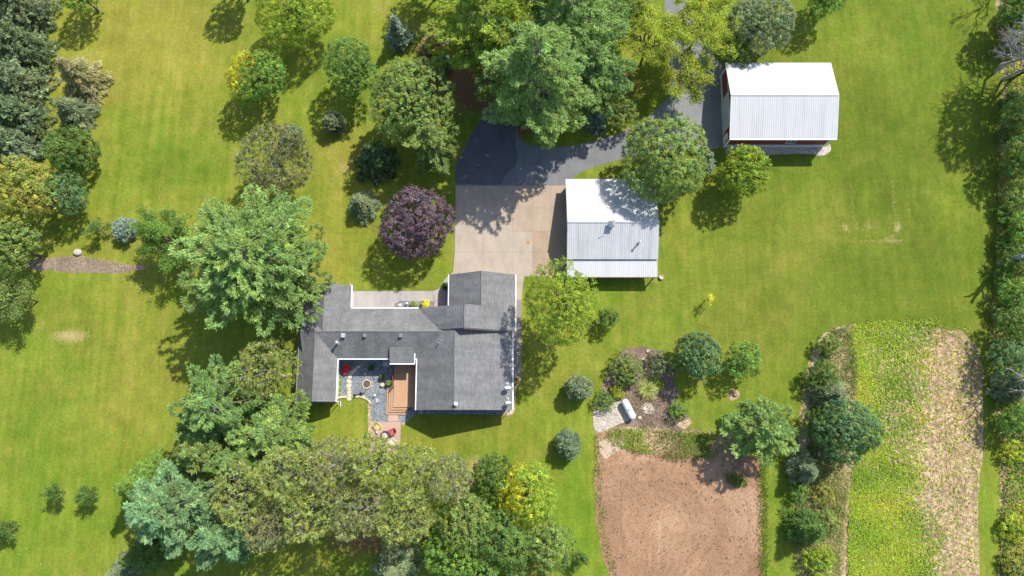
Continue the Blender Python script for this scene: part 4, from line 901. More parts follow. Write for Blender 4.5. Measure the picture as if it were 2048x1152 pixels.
def crown_whorl(rng, R, h, z0=.18, levels=14, per=6, profile=None, rise=.15, droop=0.0, spray=1.0, ln=.55, wd=.16, fan=.75, dens=1.0, irregular=.22, nn=11, lift=.35, cv=.16):
    """conifer with whorled branches carrying flat sprays"""
    B = []; D = []; cid = []; paths = []; k = 0; spread = []
    for li in range(levels):
        f = li/(levels-1.0); z = h*(z0+(0.985-z0)*f); Lb = R*profile(f)
        nb = max(3, int(round(per*(1 if f < .85 else .7)))); a0 = rng.rand()*6.28
        for j in range(nb):
            az = a0+6.283*j/nb+rng.randn()*.16; Lj = Lb*np.exp(rng.randn()*irregular); Lj = min(Lj, R*1.12)
            out = np.array([math.cos(az), math.sin(az), 0]); side = np.array([-out[1], out[0], 0]); zz = z+rng.randn()*h*.012
            def pt(t): return np.array([0, 0, zz])+out*Lj*t+np.array([0, 0, 1])*Lj*(rise*t-droop*t*t)
            dn = np.array([0, 0, -.22]); paths.append(([pt(0), pt(.4)+dn, pt(.78)+dn], [max(.02, .014*Lj), max(.012, .008*Lj), .008]))
            m = max(2, int(Lj/(.36*spray)*dens))
            for q in range(m):
                t = .22+.78*(q+rng.rand()*.6)/m
                wside = Lj*.34*(1.05-t)**.7*1.0
                for sgn in ((-1, 1) if t < .93 else (0,)):
                    sp = pt(t)+side*sgn*wside*rng.uniform(.35, 1.0)+out*wside*.35*abs(sgn)+np.array([0, 0, rng.uniform(-.1, .12)])
                    dd = unit(out+side*sgn*rng.uniform(.35, .8)+np.array([0, 0, lift*rng.uniform(.2, 1.2)-droop*.8*t]))
                    B.append(sp); D.append(dd); cid.append(k)
            k += 1
    B = np.array(B); D = np.array(D); cid = np.array(cid); ns = len(B)
    bb = np.repeat(B, nn, 0)+rng.randn(ns*nn, 3)*.12*spray; dd = unit(np.repeat(D, nn, 0)+rng.randn(ns*nn, 3)*fan*np.array([.8, .8, .55]))
    l = ln*rng.uniform(.6, 1.25, ns*nn); wv = wd*rng.uniform(.6, 1.3, ns*nn)
    c, u, w = needle_quads(rng, bb-dd*l[:, None]*.3, dd, l, wv)
    br = np.exp(rng.randn(k)*.12); hu = rng.randn(k)*.05
    kk = np.repeat(br[cid]*np.exp(rng.randn(ns)*cv), nn)*np.exp(rng.randn(ns*nn)*.14); hh = np.repeat(hu[cid], nn)+rng.randn(ns*nn)*.05
    col = np.stack([kk*(1+hh), kk, kk*(1-hh)], 1).clip(.25, 2.6)
    return c, u, w, col, paths
def crown_tuft(rng, R, h, zb=.35, lobes=13, sp=.56, nn=17, ln=.40, wd=.085, gap=.08, flat=1.0):
    """red pine: rounded lobes of needle tufts with grey twigs showing between"""
    z0 = h*zb; hz = (h-z0)/2; zc = z0+hz
    d = fib(lobes*2, rng); d = d[d[:, 2] > -.4]; rng.shuffle(d); d = unit(d[:lobes]+rng.randn(min(lobes, len(d)), 3)*.3)
    lr = R*rng.uniform(.34, .52, len(d)); lc = d*(R-lr)[:, None]*rng.uniform(.8, 1.12, len(d))[:, None]
    lc = np.vstack([lc, [[0, 0, R*.15]]]); lr = np.append(lr, R*.55)
    cs = []; ns = []
    for k in range(len(lc)):
        m = max(8, int(13*lr[k]**2/sp**2*.62)); s = unit(fib(m, rng)+rng.randn(m, 3)*.15); p = lc[k]+s*lr[k]*rng.uniform(.70, 1.08, m)[:, None]
        dist = np.linalg.norm(p[:, None]-lc[None], axis=2)/lr[None]; dist[:, k] = 9
        keep = (dist.min(1) > .7) & (rng.rand(m) > gap) & (p[:, 2] > -R*.7); cs.append(p[keep]); ns.append(s[keep])
    c = np.vstack(cs); n = np.vstack(ns); sc = np.array([1, 1, hz/R]); c = c*sc+[0, 0, zc]; m = len(c)
    dd = unit(np.repeat(n, nn, 0)*.55+np.array([0, 0, .55])+rng.randn(m*nn, 3)*.62)
    l = ln*rng.uniform(.7, 1.25, m*nn); wv = wd*rng.uniform(.7, 1.3, m*nn)
    cc, u, w = needle_quads(rng, np.repeat(c, nn, 0)+rng.randn(m*nn, 3)*.05, dd, l, wv, 1.3)
    col = leaf_var(rng, m, nn, .20, .14, .08)
    twigs = []
    for i in rng.choice(m, min(m, 34), False):
        t = c[i]; k = np.argmin(np.linalg.norm(lc*sc+[0, 0, zc]-t, axis=1)); s = (lc*sc+[0, 0, zc])[k]
        twigs.append((branch_path(s, t, rng, .05, 3, .05), [.05, .035, .015]))
    return cc, u, w, col, lc*sc+[0, 0, zc], twigs
def crown_airy(rng, R, h, limbs=8, leaf=.25, per=30, sub=9, rc=.55, droop=.15, lw=.45):
    """open crown: clumps strung along rising limbs that stay visible"""
    paths = []; cs = []; ns = []
    for j in range(limbs):
        az = 6.283*j/limbs+rng.randn()*.3; s = np.array([0, 0, h*rng.uniform(.22, .45)]); rr = R*rng.uniform(.55, .95); out = np.array([math.cos(az), math.sin(az), 0])
        e = out*rr+np.array([0, 0, h*rng.uniform(.62, .97)-.18*h*(rr/R)])
        p = branch_path(s, e, rng, .14, 7, .05); paths.append((p, np.linspace(.055*R**.6, .012, 7)))
        for q in range(sub):
            t = rng.uniform(.3, 1.0); k = t*6; i = int(min(5, k)); b = p[i]+(p[i+1]-p[i])*(k-i)
            d = unit(out*.7+rng.randn(3)*np.array([.9, .9, .5])); ln = R*rng.uniform(.18, .5)*(1.1-.5*t); tip = b+d*ln+[0, 0, -droop*ln]
            sp = branch_path(b, tip, rng, .08, 4, .06); paths.append((sp, [.035, .025, .018, .01]))
            for f in np.arange(.3, 1.05, max(.13, .34/ln)):
                kk = min(f, .999)*3; i2 = int(kk); cs.append(sp[i2]+(sp[i2+1]-sp[i2])*(kk-i2)); ns.append(d)
    cs += [np.array([rng.randn()*R*.2, rng.randn()*R*.2, h*rng.uniform(.75, .98)]) for _ in range(limbs*3)]; ns += [np.array([0, 0, 1.0])]*(limbs*3)
    c = np.array(cs); m = len(c); n = np.array(ns)
    off = rng.randn(m*per, 3)*rc*.5*np.array([1, 1, .7]); cen = np.repeat(c, per, 0)+off
    nr = unit(np.array([0, 0, .9])+rng.randn(m*per, 3)*.6); u, w = frame(nr, rng); sz = leaf*rng.uniform(.6, 1.25, m*per)[:, None]
    return cen, u*sz*.5, w*sz*.5*lw, leaf_var(rng, m, per, .2, .15, .08), paths
def bare_paths(rng, R, h, limbs=9, depth=3):
    paths = [(branch_path((0, 0, -.1), (rng.randn()*.4, rng.randn()*.4, h*.8), rng, 0, 7, .012), np.linspace(.26, .06, 7))]
    def grow(s, d, ln, r, k):
        e = s+d*ln; p = branch_path(s, e, rng, .06, 5, .05); paths.append((p, np.linspace(r, max(.012, r*.35), 5)))
        if k == 0: return
        for q in range(4 if k > 1 else 5):
            t = rng.uniform(.35, 1.0)*4; i = int(min(3, t)); b = p[i]+(p[i+1]-p[i])*(t-i)
            grow(b, unit(d+rng.randn(3)*.55), ln*rng.uniform(.4, .62), max(.014, r*.45), k-1)
    for j in range(limbs):
        az = 6.283*j/limbs+rng.randn()*.3; grow(np.array([0, 0, h*rng.uniform(.3, .72)]), unit(np.array([math.cos(az), math.sin(az), rng.uniform(.35, 1.0)])), R*rng.uniform(.55, .85), .11, depth-1)
    return paths

COL = dict(
    oak=(.188, .252, .068), maple=(.155, .255, .050), bright=(.265, .355, .045), lime=(.31, .365, .045), dark=(.112, .180, .042), blue=(.215, .275, .215), bluegreen=(.120, .200, .080),
    pine=(.175, .275, .080), pineb=(.175, .285, .125), pinel=(.205, .300, .085), red=(.265, .300, .088), redg=(.235, .245, .105), purple=(.150, .105, .130), spruce=(.165, .220, .125), spruceg=(.145, .195, .095),
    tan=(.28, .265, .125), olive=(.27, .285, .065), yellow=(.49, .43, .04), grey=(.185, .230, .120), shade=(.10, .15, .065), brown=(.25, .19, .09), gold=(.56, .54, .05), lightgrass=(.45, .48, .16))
ZF = dict(broad=.58, pine=.48, spruce=.32, tuft=.62, airy=.6, shrub=.5, bare=.55, larch=.5, cone=.4)
PINE = lambda f: (.62+.38*min(1, f/.25))*(1-max(0, (f-.25)/.75)**1.5*.93)
CONE = lambda f: 1.0-.95*f**.92
GLOBE = lambda f: math.sqrt(max(0.02, 1-(1.6*(f-.42))**2)) if f > .15 else .8
NT = [0]
def plant(kind, px, py, rpx, h, tint, name, label, group=None, cat='tree', world=None, rz=None, **kw):
    NT[0] += 1; rng = np.random.RandomState(1000+NT[0]*17)
    zc = ZF[kind]*h; p = P(px, py, zc) if world is None else Vector((world[0], world[1], 0)); R = rpx*mpp(px, py, zc) if world is None else rpx
    o = empty(name, (p.x, p.y, 0), label, cat, group, 0); turn = None; bark = 'bark'; big = R > 3.2
    paths = []; mat = 'leaf'; part = 'crown' if cat == 'tree' else 'foliage'
    if kind == 'broad':
        a = dict(zb=.2, lobes=15, leaf=.25 if big else .21, per=26); a.update({k: v for k, v in kw.items() if k in ('zb', 'lobes', 'leaf', 'per', 'dens', 'gap', 'lw', 'up', 'lumpy')})
        c, u, w, col, tg = crown_broad(rng, R, h, **a); paths = limbs_to(rng, tg[:-1], h, max(.07, R*.055))
    elif kind == 'shrub':
        a = dict(zb=.02, lobes=8, leaf=.17, per=20); a.update({k: v for k, v in kw.items() if k in ('zb', 'lobes', 'leaf', 'per', 'dens', 'gap', 'lw', 'up', 'lumpy')})
        c, u, w, col, tg = crown_broad(rng, R, h, **a); paths = [(branch_path((0, 0, -.05), t, rng, .05, 4, .05), np.linspace(.04, .012, 4)) for t in tg]; part = 'foliage'
    elif kind == 'tuft':
        a = {k: v for k, v in kw.items() if k in ('zb', 'lobes', 'sp', 'nn', 'ln', 'wd', 'gap')}
        c, u, w, col, tg, tw = crown_tuft(rng, R, h, **a); paths = limbs_to(rng, tg[:-1], h, max(.1, R*.05))+tw; mat = 'needle'; bark = 'greybark'
    elif kind == 'airy':
        a = {k: v for k, v in kw.items() if k in ('limbs', 'leaf', 'per', 'sub', 'rc', 'droop', 'lw')}
        c, u, w, col, pp = crown_airy(rng, R, h, **a); paths = [(branch_path((0, 0, -.1), (rng.randn()*.3, rng.randn()*.3, h*.75), rng, 0, 7, .01), np.linspace(max(.07, R*.04), .04, 7))]+pp
    elif kind in ('pine', 'spruce', 'larch', 'cone'):
        if kind == 'pine': a = dict(z0=.2, levels=max(9, int(h*.9)), per=6, profile=PINE, rise=.16, ln=.52, wd=.125, irregular=.26, nn=19)
        elif kind == 'spruce': a = dict(z0=.06, levels=max(8, int(h*1.5)), per=8, profile=CONE, rise=.02, droop=.14, spray=.95, ln=.36, wd=.13, fan=.75, irregular=.16, nn=16, lift=.5, cv=.34)
        elif kind == 'cone': a = dict(z0=.04, levels=max(9, int(h*2.8)), per=10, profile=GLOBE, rise=.05, droop=.05, spray=.7, ln=.26, wd=.10, fan=.7, irregular=.07, nn=10, lift=.3)
        else: a = dict(z0=.1, levels=max(9, int(h*1.5)), per=8, profile=CONE, rise=.08, droop=.22, ln=.6, wd=.10, fan=.5, irregular=.14, nn=10, lift=.0)
        a.update({k: v for k, v in kw.items() if k in ('z0', 'levels', 'per', 'rise', 'droop', 'spray', 'ln', 'wd', 'fan', 'dens', 'irregular', 'nn', 'lift', 'cv')})
        c, u, w, col, pp = crown_whorl(rng, R, h, **a); paths = [(branch_path((0, 0, -.1), (rng.randn()*.1, rng.randn()*.1, h*.97), rng, 0, 8, .006), np.linspace(max(.05, h*.018), .03, 8))]+pp; mat = 'needle'; bark = 'greybark' if kind == 'pine' else 'bark'
    elif kind == 'bare':
        paths = bare_paths(rng, R, h, **{k: v for k, v in kw.items() if k in ('limbs', 'depth')}); bark = kw.get('bark', 'deadbark')
        link('trunk', tube_mesh('trunk', paths, 5), M[bark], o); return o
    if 'turn' in kw:      # a patch of the crown has turned yellow: direction and how far
        dx, dy, lim, st = kw['turn']; s = (c[:, 0]*dx+c[:, 1]*dy)/R+rng.randn(len(c))*.06+np.sin(c[:, 0]*1.7+c[:, 2]*2.1)*.12+np.sin(c[:, 1]*2.3)*.10
        turn = np.where(s > lim, st, 0.0)
    if 'tips' in kw:      # new growth at the outside of the crown is paler
        rr = np.linalg.norm(c[:, :2], axis=1)/R; col *= (1+kw['tips']*np.clip(rr-.35, 0, 1)*(rng.rand(len(c)) > .45))[:, None]
    if kind not in ('spruce',):
        ax = rng.rand()*6.28; k1, k2 = rng.uniform(.90, 1.12), rng.uniform(.90, 1.10); ca, sa = math.cos(ax), math.sin(ax); S_ = np.array([[ca, sa], [-sa, ca]]).T @ np.diag([k1, k2]) @ np.array([[ca, sa], [-sa, ca]])
        c[:, :2] = c[:, :2] @ S_.T; paths = [(np.hstack([np.asarray(q, float)[:, :2] @ S_.T, np.asarray(q, float)[:, 2:]]), r_) for q, r_ in paths]
    me = quad_mesh(part, c, u, w, col, turn); ob = link(part, me, M[mat], o); ob.color = (*[x*kw.get('bright', 1.0)*1.16 for x in COL[tint]], 1)
    if paths: link('trunk' if cat == 'tree' else 'stem', tube_mesh('trunk', paths, 6 if big else 5), M[bark], o)
    return o

# ---- spruces and shrubs along the left edge
GL = 'spruce screen along the left lawn'
plant('spruce', 38, 20, 62, 10, 'grey', 'spruce_tree', 'grey green spruce in the top left corner of the lawn', GL)
plant('spruce', 30, 92, 66, 10.5, 'spruceg', 'spruce_tree', 'second dark spruce down the left edge, just below the corner spruce', GL)
plant('spruce', 26, 168, 64, 10, 'grey', 'spruce_tree', 'third spruce down the left edge, left of the tan feathery tree', GL)
plant('spruce', 26, 232, 62, 9.5, 'spruceg', 'spruce_tree', 'fourth spruce down the left edge, left of the low grey green conifer', GL)
plant('spruce', 22, 296, 58, 9, 'spruce', 'spruce_tree', 'fifth and lowest spruce of the left edge, above the olive tree', GL)
plant('larch', 150, 145, 52, 7.5, 'tan', 'feathery_conifer', 'tan tipped feathery conifer on the left lawn beside the spruces', tips=.6)
plant('larch', 140, 218, 42, 5.5, 'grey', 'conifer_tree', 'low grey green conifer between the tan feathery tree and dark round tree', None)
plant('broad', 139, 298, 55, 7.0, 'dark', 'round_tree', 'dark round broadleaf tree with glossy leaves on the left lawn', leaf=.26, zb=.1, lumpy=.1)
plant('broad', 133, 388, 45, 7.5, 'bluegreen', 'round_tree', 'bluish green broadleaf tree beside the big olive tree at the left', leaf=.26, zb=.15)
plant('broad', 42, 385, 78, 12, 'olive', 'large_tree', 'large olive yellow tree at the left edge below the spruces', lobes=18)
plant('broad', 14, 490, 70, 12, 'oak', 'large_tree', 'green tree at the left edge, above the left end of the mulch bed', lobes=16)
plant('airy', 22, 590, 56, 9, 'oak', 'large_tree', 'open green tree at the left edge below the mulch bed, with dappled shadow', limbs=9, sub=11)
plant('airy', 192, 458, 26, 4.0, 'dark', 'young_tree', 'small thin dark young tree left of the blue dwarf spruce', limbs=6, sub=4, rc=.45, leaf=.22)
plant('cone', 252, 459, 25, 2.6, 'blue', 'dwarf_blue_spruce', 'round pale blue dwarf spruce alone on the left lawn', cat='shrub')
plant('airy', 336, 472, 74, 10, 'maple', 'airy_tree', 'airy green tree with a few yellow sprays left of the big pine', limbs=12, sub=13, turn=(-.3, .7, .98, .9))
plant('airy', 108, 987, 24, 4.2, 'dark', 'young_tree', 'small dark young tree on the lower left lawn, left one of two alike', 'young trees on the lower left lawn', limbs=7, sub=5, rc=.4, leaf=.22)
plant('airy', 173, 992, 26, 4.4, 'dark', 'young_tree', 'small dark young tree on the lower left lawn, right one of two alike', 'young trees on the lower left lawn', limbs=7, sub=5, rc=.4, leaf=.22)
plant('airy', 12, 1058, 24, 4.4, 'dark', 'young_tree', 'small dark young tree cut by the left picture edge', 'young trees on the lower left lawn', limbs=7, sub=5, rc=.4, leaf=.22)
plant('broad', 1160, 1116, 20, 4.0, 'dark', 'young_tree', 'small dark young tree on the grass strip beside the bare soil field', None, lobes=6, leaf=.22, gap=.35)
# ---- upper left lawn
plant('broad', 590, 28, 82, 10, 'bright', 'broadleaf_tree', 'tall bright green tree with drooping sprays at the top edge, above the yellowing maple', lobes=20, leaf=.28, lw=.4, bright=.86)
plant('broad', 512, 152, 64, 9, 'maple', 'maple_tree', 'green maple with a bright yellow patch on its left side', lobes=16, turn=(-.9, .4, .22, .72), bright=1.05)
plant('broad', 702, 136, 60, 10.5, 'dark', 'maple_tree', 'deep green round maple between the yellowing maple and the big oak', lobes=16, tips=.6, bright=1.15)
plant('spruce', 797, 68, 28, 6.5, 'blue', 'blue_spruce', 'pointed blue spruce near the top edge, right of the deep green maple')
plant('broad', 822, 205, 98, 14.5, 'oak', 'oak_tree', 'big grey green oak with knobbly crown left of the dark driveway', lobes=26, lumpy=.3, bright=1.05)
plant('pine', 865, 288, 58, 12.5, 'oak', 'pine_tree', 'grey green pine with bare upper limbs leaning below the big oak', ln=.5)
plant('cone', 668, 246, 21, 3.6, 'grey', 'small_conifer', 'small pale grey conifer standing in the maple shadow', cat='tree')
plant('cone', 583, 270, 20, 3.4, 'spruce', 'small_conifer', 'small grey blue conifer tucked behind the olive pine', cat='tree')
plant('tuft', 550, 328, 78, 10.5, 'redg', 'red_pine', 'grey olive pine with visible twigs standing alone on the upper left lawn', lobes=16, gap=.12)
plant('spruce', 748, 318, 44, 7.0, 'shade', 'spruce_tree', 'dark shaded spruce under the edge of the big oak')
plant('larch', 722, 408, 32, 4.0, 'grey', 'shaded_shrub', 'grey shrub in the oak shadow, left of the purple maple', cat='shrub')
plant('broad', 833, 445, 78, 9.5, 'purple', 'purple_maple', 'round dark purple maple on the lawn beside the concrete apron', lobes=26, leaf=.26, zb=.08, lumpy=.08, per=22)
plant('larch', 868, 88, 36, 5.5, 'brown', 'thinning_conifer', 'brownish thinning conifer on bare ground right of the blue spruce', gap=.3)
plant('cone', 890, 128, 15, 2.2, 'spruce', 'small_conifer', 'tiny blue green conifer in the shade beside the brown litter', cat='tree')
plant('broad', 160, -14, 44, 8, 'maple', 'broadleaf_tree', 'green tree mostly beyond the top edge above the upper left lawn')
plant('broad', 470, -40, 50, 9, 'maple', 'broadleaf_tree', 'green tree just beyond the top edge casting its shadow by the bright tree')
plant('broad', 860, -52, 60, 11, 'oak', 'broadleaf_tree', 'green tree beyond the top edge casting shade right of the blue spruce')
# ---- white pines over the driveway
GP = 'tall white pines over the driveway'
plant('pine', 966, 62, 98, 22, 'bright', 'white_pine', 'bright yellow green white pine at the top, left of the driveway', GP, bright=.88)
plant('pine', 1128, 48, 108, 21, 'pine', 'white_pine', 'tall mid green white pine at the top edge right of the bright one', GP)
plant('pine', 1071, 166, 100, 24.5, 'pinel', 'white_pine', 'pale green white pine overhanging the driveway, lowest of the driveway pines', GP)
plant('pine', 1180, 150, 74, 15, 'pine', 'white_pine', 'mid green white pine deeper in the group, right of the pale pine', GP)
plant('pine', 1030, -30, 86, 18, 'pineb', 'white_pine', 'white pine cut by the top edge between the two tallest', GP)
plant('pine', 1108, 235, 42, 8, 'pinel', 'white_pine', 'small pale pine at the tip of the overhanging pale pine', GP)
plant('spruce', 1195, 240, 24, 4.5, 'blue', 'blue_spruce', 'small shaded blue spruce inside the driveway island')
plant('airy', 1300, 75, 84, 12.5, 'lime', 'locust_tree', 'feathery yellow green locust over the lawn island, left of the barn drive', limbs=9, sub=13)
plant('airy', 1402, 48, 86, 12, 'lime', 'locust_tree', 'feathery yellow green locust over the barn driveway at the top', limbs=11, sub=16)
plant('airy', 1372, 150, 66, 10, 'lime', 'locust_tree', 'lower feathery locust reaching over the asphalt left of the barn', limbs=9, sub=12, bright=.9)
plant('broad', 1245, 20, 52, 11, 'oak', 'broadleaf_tree', 'grey green tree at the top edge between white pines and locust')
plant('broad', 1240, 225, 40, 5.0, 'oak', 'understorey_tree', 'low shaded tree in the driveway island under the locust', gap=.2)
plant('broad', 1522, 48, 70, 10, 'grey', 'broadleaf_tree', 'dark grey green tree at the top edge above the barn roof', lobes=18)
plant('broad', 1470, 108, 36, 6.5, 'dark', 'broadleaf_tree', 'dark green tree between the locust and the barn roof corner')
plant('broad', 1650, -8, 48, 8, 'maple', 'broadleaf_tree', 'green tree cut by the top edge, right of the barn roof')
plant('broad', 1330, 318, 98, 12.5, 'oak', 'oak_tree', 'large oak shading the silver shed roof, between driveway and lawn', lobes=26, lumpy=.25, bright=1.1)
plant('spruce', 1408, 325, 22, 5, 'blue', 'blue_spruce', 'small blue spruce squeezed between the shed oak and the bright tree')
plant('broad', 1484, 341, 62, 8.5, 'bright', 'broadleaf_tree', 'bright green tree in front of the red barn wall', lobes=16, bright=.82)
# ---- around the house
plant('pine', 522, 524, 132, 20, 'pinel', 'white_pine', 'biggest white pine, wide and pale green, at the west wing of the house', levels=17, per=8, ln=.55)
plant('broad', 1126, 612, 86, 15.5, 'bright', 'ash_tree', 'yellow green ash tree between the house and the silver shed', lobes=22, gap=.10, leaf=.25, lw=.45, lumpy=.35, zb=.3, bright=.84)
plant('broad', 1216, 638, 24, 3.8, 'dark', 'small_tree', 'small dark tree tucked at the right side of the yellow green ash', lobes=8, leaf=.22)
plant('airy', 1417, 598, 13, 3.0, 'gold', 'sapling', 'lone yellow green sapling on the open lawn below the shed', limbs=5, sub=2, rc=.3, leaf=.18, per=12)
plant('shrub', 827, 610, 7.5, .7, 'olive', 'low_shrub', 'olive yellow shrub in the front gravel bed, left of the bright one', cat='shrub')
plant('shrub', 849.5, 609.5, 9.5, .8, 'gold', 'low_shrub', 'bright golden yellow shrub in the front gravel bed', cat='shrub')
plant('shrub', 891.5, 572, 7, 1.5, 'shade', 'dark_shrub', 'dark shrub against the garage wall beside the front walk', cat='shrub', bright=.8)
plant('shrub', 778.5, 766, 4.8, .9, 'oak', 'leafy_plant', 'leafy green plant against the deck side above the steps', cat='plant', leaf=.2, lw=.35)
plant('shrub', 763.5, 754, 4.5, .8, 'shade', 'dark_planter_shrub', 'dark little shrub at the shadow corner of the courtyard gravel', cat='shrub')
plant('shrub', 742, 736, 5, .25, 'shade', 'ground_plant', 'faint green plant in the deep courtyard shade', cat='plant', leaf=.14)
for i, (px, py) in enumerate([(678, 753), (678, 766), (678, 778), (677, 789)]):
    plant('shrub', px, py, 4.2, .3, 'bright', 'small_plant', 'tiny green plant in the row along the courtyard wall', 'tiny plants along the courtyard wall', cat='plant', leaf=.12, per=8)
plant('shrub', 1030.5, 762, 6.5, .7, 'brown', 'red_leaved_plant', 'red leaved plant in the small bed at the southeast wall', cat='plant', leaf=.15)
# ---- pines below the house
GR = 'red pines below the patio'
plant('tuft', 534, 745, 70, 12, 'red', 'red_pine', 'olive yellow red pine against the west wing wall', lobes=16)
plant('pine', 448, 812, 86, 16, 'pine', 'white_pine', 'mid green white pine left of the red pine at the west wing', levels=14)
plant('pine', 556, 868, 84, 13, 'pinel', 'white_pine', 'pale green white pine below the west wing, nearest the small lawn')
plant('pine', 420, 900, 66, 13, 'oak', 'white_pine', 'grey green pine between the pale pine and the fringed larch')
plant('larch', 282, 968, 64, 11, 'maple', 'larch_tree', 'fringed bright green larch at the left side of the pine grove')
plant('pine', 358, 1012, 86, 19.5, 'pineb', 'white_pine', 'bluish green white pine at the lower left of the grove, over dark shadow', levels=15)
for i, (px, py, r, h, t, lb) in enumerate([
        (490, 985, 62, 13, 'red', 'olive red pine at the left end of the grove row, beside the bluish pine'), (585, 950, 64, 13.5, 'red', 'olive red pine left of centre in the grove, below the small lawn'),
        (668, 928, 62, 13, 'redg', 'greyish olive red pine in the grove, below left of the patio'), (748, 928, 66, 13.5, 'red', 'olive red pine in the grove covering the patio end'),
        (834, 948, 64, 13, 'red', 'olive red pine in the grove right of the patio'), (900, 955, 52, 12, 'redg', 'greyish red pine at the right end of the grove row'),
        (630, 1020, 58, 12.5, 'red', 'red pine in the lower grove row, left one above the deep shadow'), (725, 1010, 62, 12.5, 'redg', 'red pine in the lower grove row, middle one above the deep shadow'), (815, 1030, 60, 12.5, 'red', 'red pine in the lower grove row, right one beside the broadleaf trees')]):
    plant('tuft', px, py, r, h+4, t, 'red_pine', lb, GR, lobes=14, bright=1.1)
plant('pine', 492, 925, 52, 13, 'pine', 'white_pine', 'mid green white pine between the pale pine and the grove row')
plant('pine', 462, 1066, 56, 15, 'pineb', 'white_pine', 'bluish white pine at the lower edge of the grove, over the deep shadow')
plant('tuft', 545, 1050, 54, 15, 'redg', 'red_pine', 'red pine at the lower left end of the grove, right of the bluish pines', GR, lobes=13)
plant('larch', 285, 1108, 44, 8, 'dark', 'dark_conifer', 'dark conifer in the shade at the lower left of the grove')
plant('broad', 1055, 985, 64, 10.5, 'bright', 'yellowing_tree', 'bright green tree with a yellow patch right of the pine grove', lobes=18, turn=(-.7, .0, .12, .55), lw=.5)
plant('broad', 985, 950, 48, 9, 'dark', 'broadleaf_tree', 'dark green tree behind the yellowing tree, next to the pines', leaf=.26)
plant('broad', 925, 1040, 66, 11, 'oak', 'broadleaf_tree', 'grey green broadleaf tree between the pines and the yellowing tree', lobes=18)
plant('broad', 900, 1105, 60, 10, 'maple', 'broadleaf_tree', 'green broadleaf tree near the bottom edge below the grey green one', lobes=16)
plant('broad', 1005, 1085, 70, 10.5, 'dark', 'broadleaf_tree', 'dark broadleaf tree at the bottom edge, middle of the clump', lobes=18, bright=1.15)
plant('broad', 1095, 1090, 62, 9.5, 'oak', 'broadleaf_tree', 'green broadleaf tree at the bottom edge, right end of the clump', lobes=16, gap=.1)
plant('broad', 955, 1160, 60, 10, 'maple', 'broadleaf_tree', 'broadleaf tree cut by the bottom edge below the clump')
plant('larch', 785, 1140, 52, 8, 'grey', 'feathery_conifer', 'pale feathery conifer at the bottom edge under the pine grove', tips=.4)
plant('larch', 240, 1146, 34, 5, 'grey', 'feathery_conifer', 'small feathery conifer at the bottom edge, lower left')
# ---- propane garden and right lawn
plant('broad', 1398, 712, 54, 7.0, 'bluegreen', 'round_tree', 'dark blue green round tree on the lawn right of the propane garden', leaf=.26, lobes=18, lumpy=.15)
plant('broad', 1487, 720, 38, 6.0, 'maple', 'round_tree', 'smaller bright green round tree beside the dark blue green one', leaf=.24)
plant('shrub', 1252, 735, 40, 3.2, 'oak', 'large_shrub', 'large oval dark green bush in the propane garden', cat='shrub', lobes=12, leaf=.2)
plant('shrub', 1318, 728, 31, 2.4, 'spruceg', 'large_shrub', 'round grey green bush right of the oval bush in the propane garden', cat='shrub', lobes=12, leaf=.18)
plant('shrub', 1304, 759, 10, .8, 'dark', 'small_shrub', 'small dark green mound below the round grey green bush', cat='shrub')
plant('shrub', 1207, 801, 25, 1.8, 'maple', 'round_shrub', 'round green shrub beside the gravel pad, left of the tank', cat='shrub', lobes=10)
plant('shrub', 1236, 783, 15, 1.0, 'lime', 'leafy_plant', 'yellow green leafy plant at the upper end of the white tank', cat='plant', leaf=.24, lw=.4)
plant('shrub', 1356, 822, 23, 1.9, 'maple', 'round_shrub', 'round green shrub at the right corner of the propane garden', cat='shrub', lobes=10)
plant('cone', 1157, 776, 25, 4.2, 'grey', 'small_spruce', 'small grey green spruce on the lawn left of the propane garden')
plant('cone', 1136, 888, 26, 3.6, 'spruce', 'blue_spruce', 'small round blue green spruce on the lawn left of the bare soil field')
plant('pine', 1520, 858, 72, 10.5, 'pinel', 'honey_locust', 'pale green spreading tree at the top right corner of the bare soil field', ln=.5)
plant('shrub', 1252, 762, 16, 1.2, 'dark', 'small_shrub', 'dark shrub at the foot of the large oval bush', cat='shrub')
def grass_clump(px, py, r, label, tint):
    NT[0] += 1; rng = np.random.RandomState(900+NT[0]); c = P(px, py); n = 420; az = rng.rand(n)*6.283; el = rng.uniform(.5, 1.35, n)
    d = np.stack([np.cos(az)*np.cos(el), np.sin(az)*np.cos(el), np.sin(el)], 1); l = r*rng.uniform(.7, 1.3, n); base = rng.randn(n, 3)*np.array([.12, .12, 0])
    c1, u1, w1 = needle_quads(rng, base, d, l*.7, np.full(n, .06)); d2 = unit(d*np.array([1, 1, .1])-[0, 0, .12]); c2, u2, w2 = needle_quads(rng, base+d*(l*.65)[:, None], d2, l*.6, np.full(n, .05))
    me = quad_mesh('grass_clump', np.vstack([c1, c2]), np.vstack([u1, u2]), np.vstack([w1, w2]), leaf_var(rng, 2*n, 1))
    o = link('grass_clump', me, M['leaf'], None, (c.x, c.y, .01)); o.color = (*COL[tint], 1); tag(o, label, 'ornamental grass')
grass_clump(1294, 779, 1.25, 'pale striped ornamental grass mound in the middle of the propane garden', 'lightgrass')
grass_clump(1313, 770, .7, 'smaller green ornamental grass beside the dark bare mulch', 'bright')
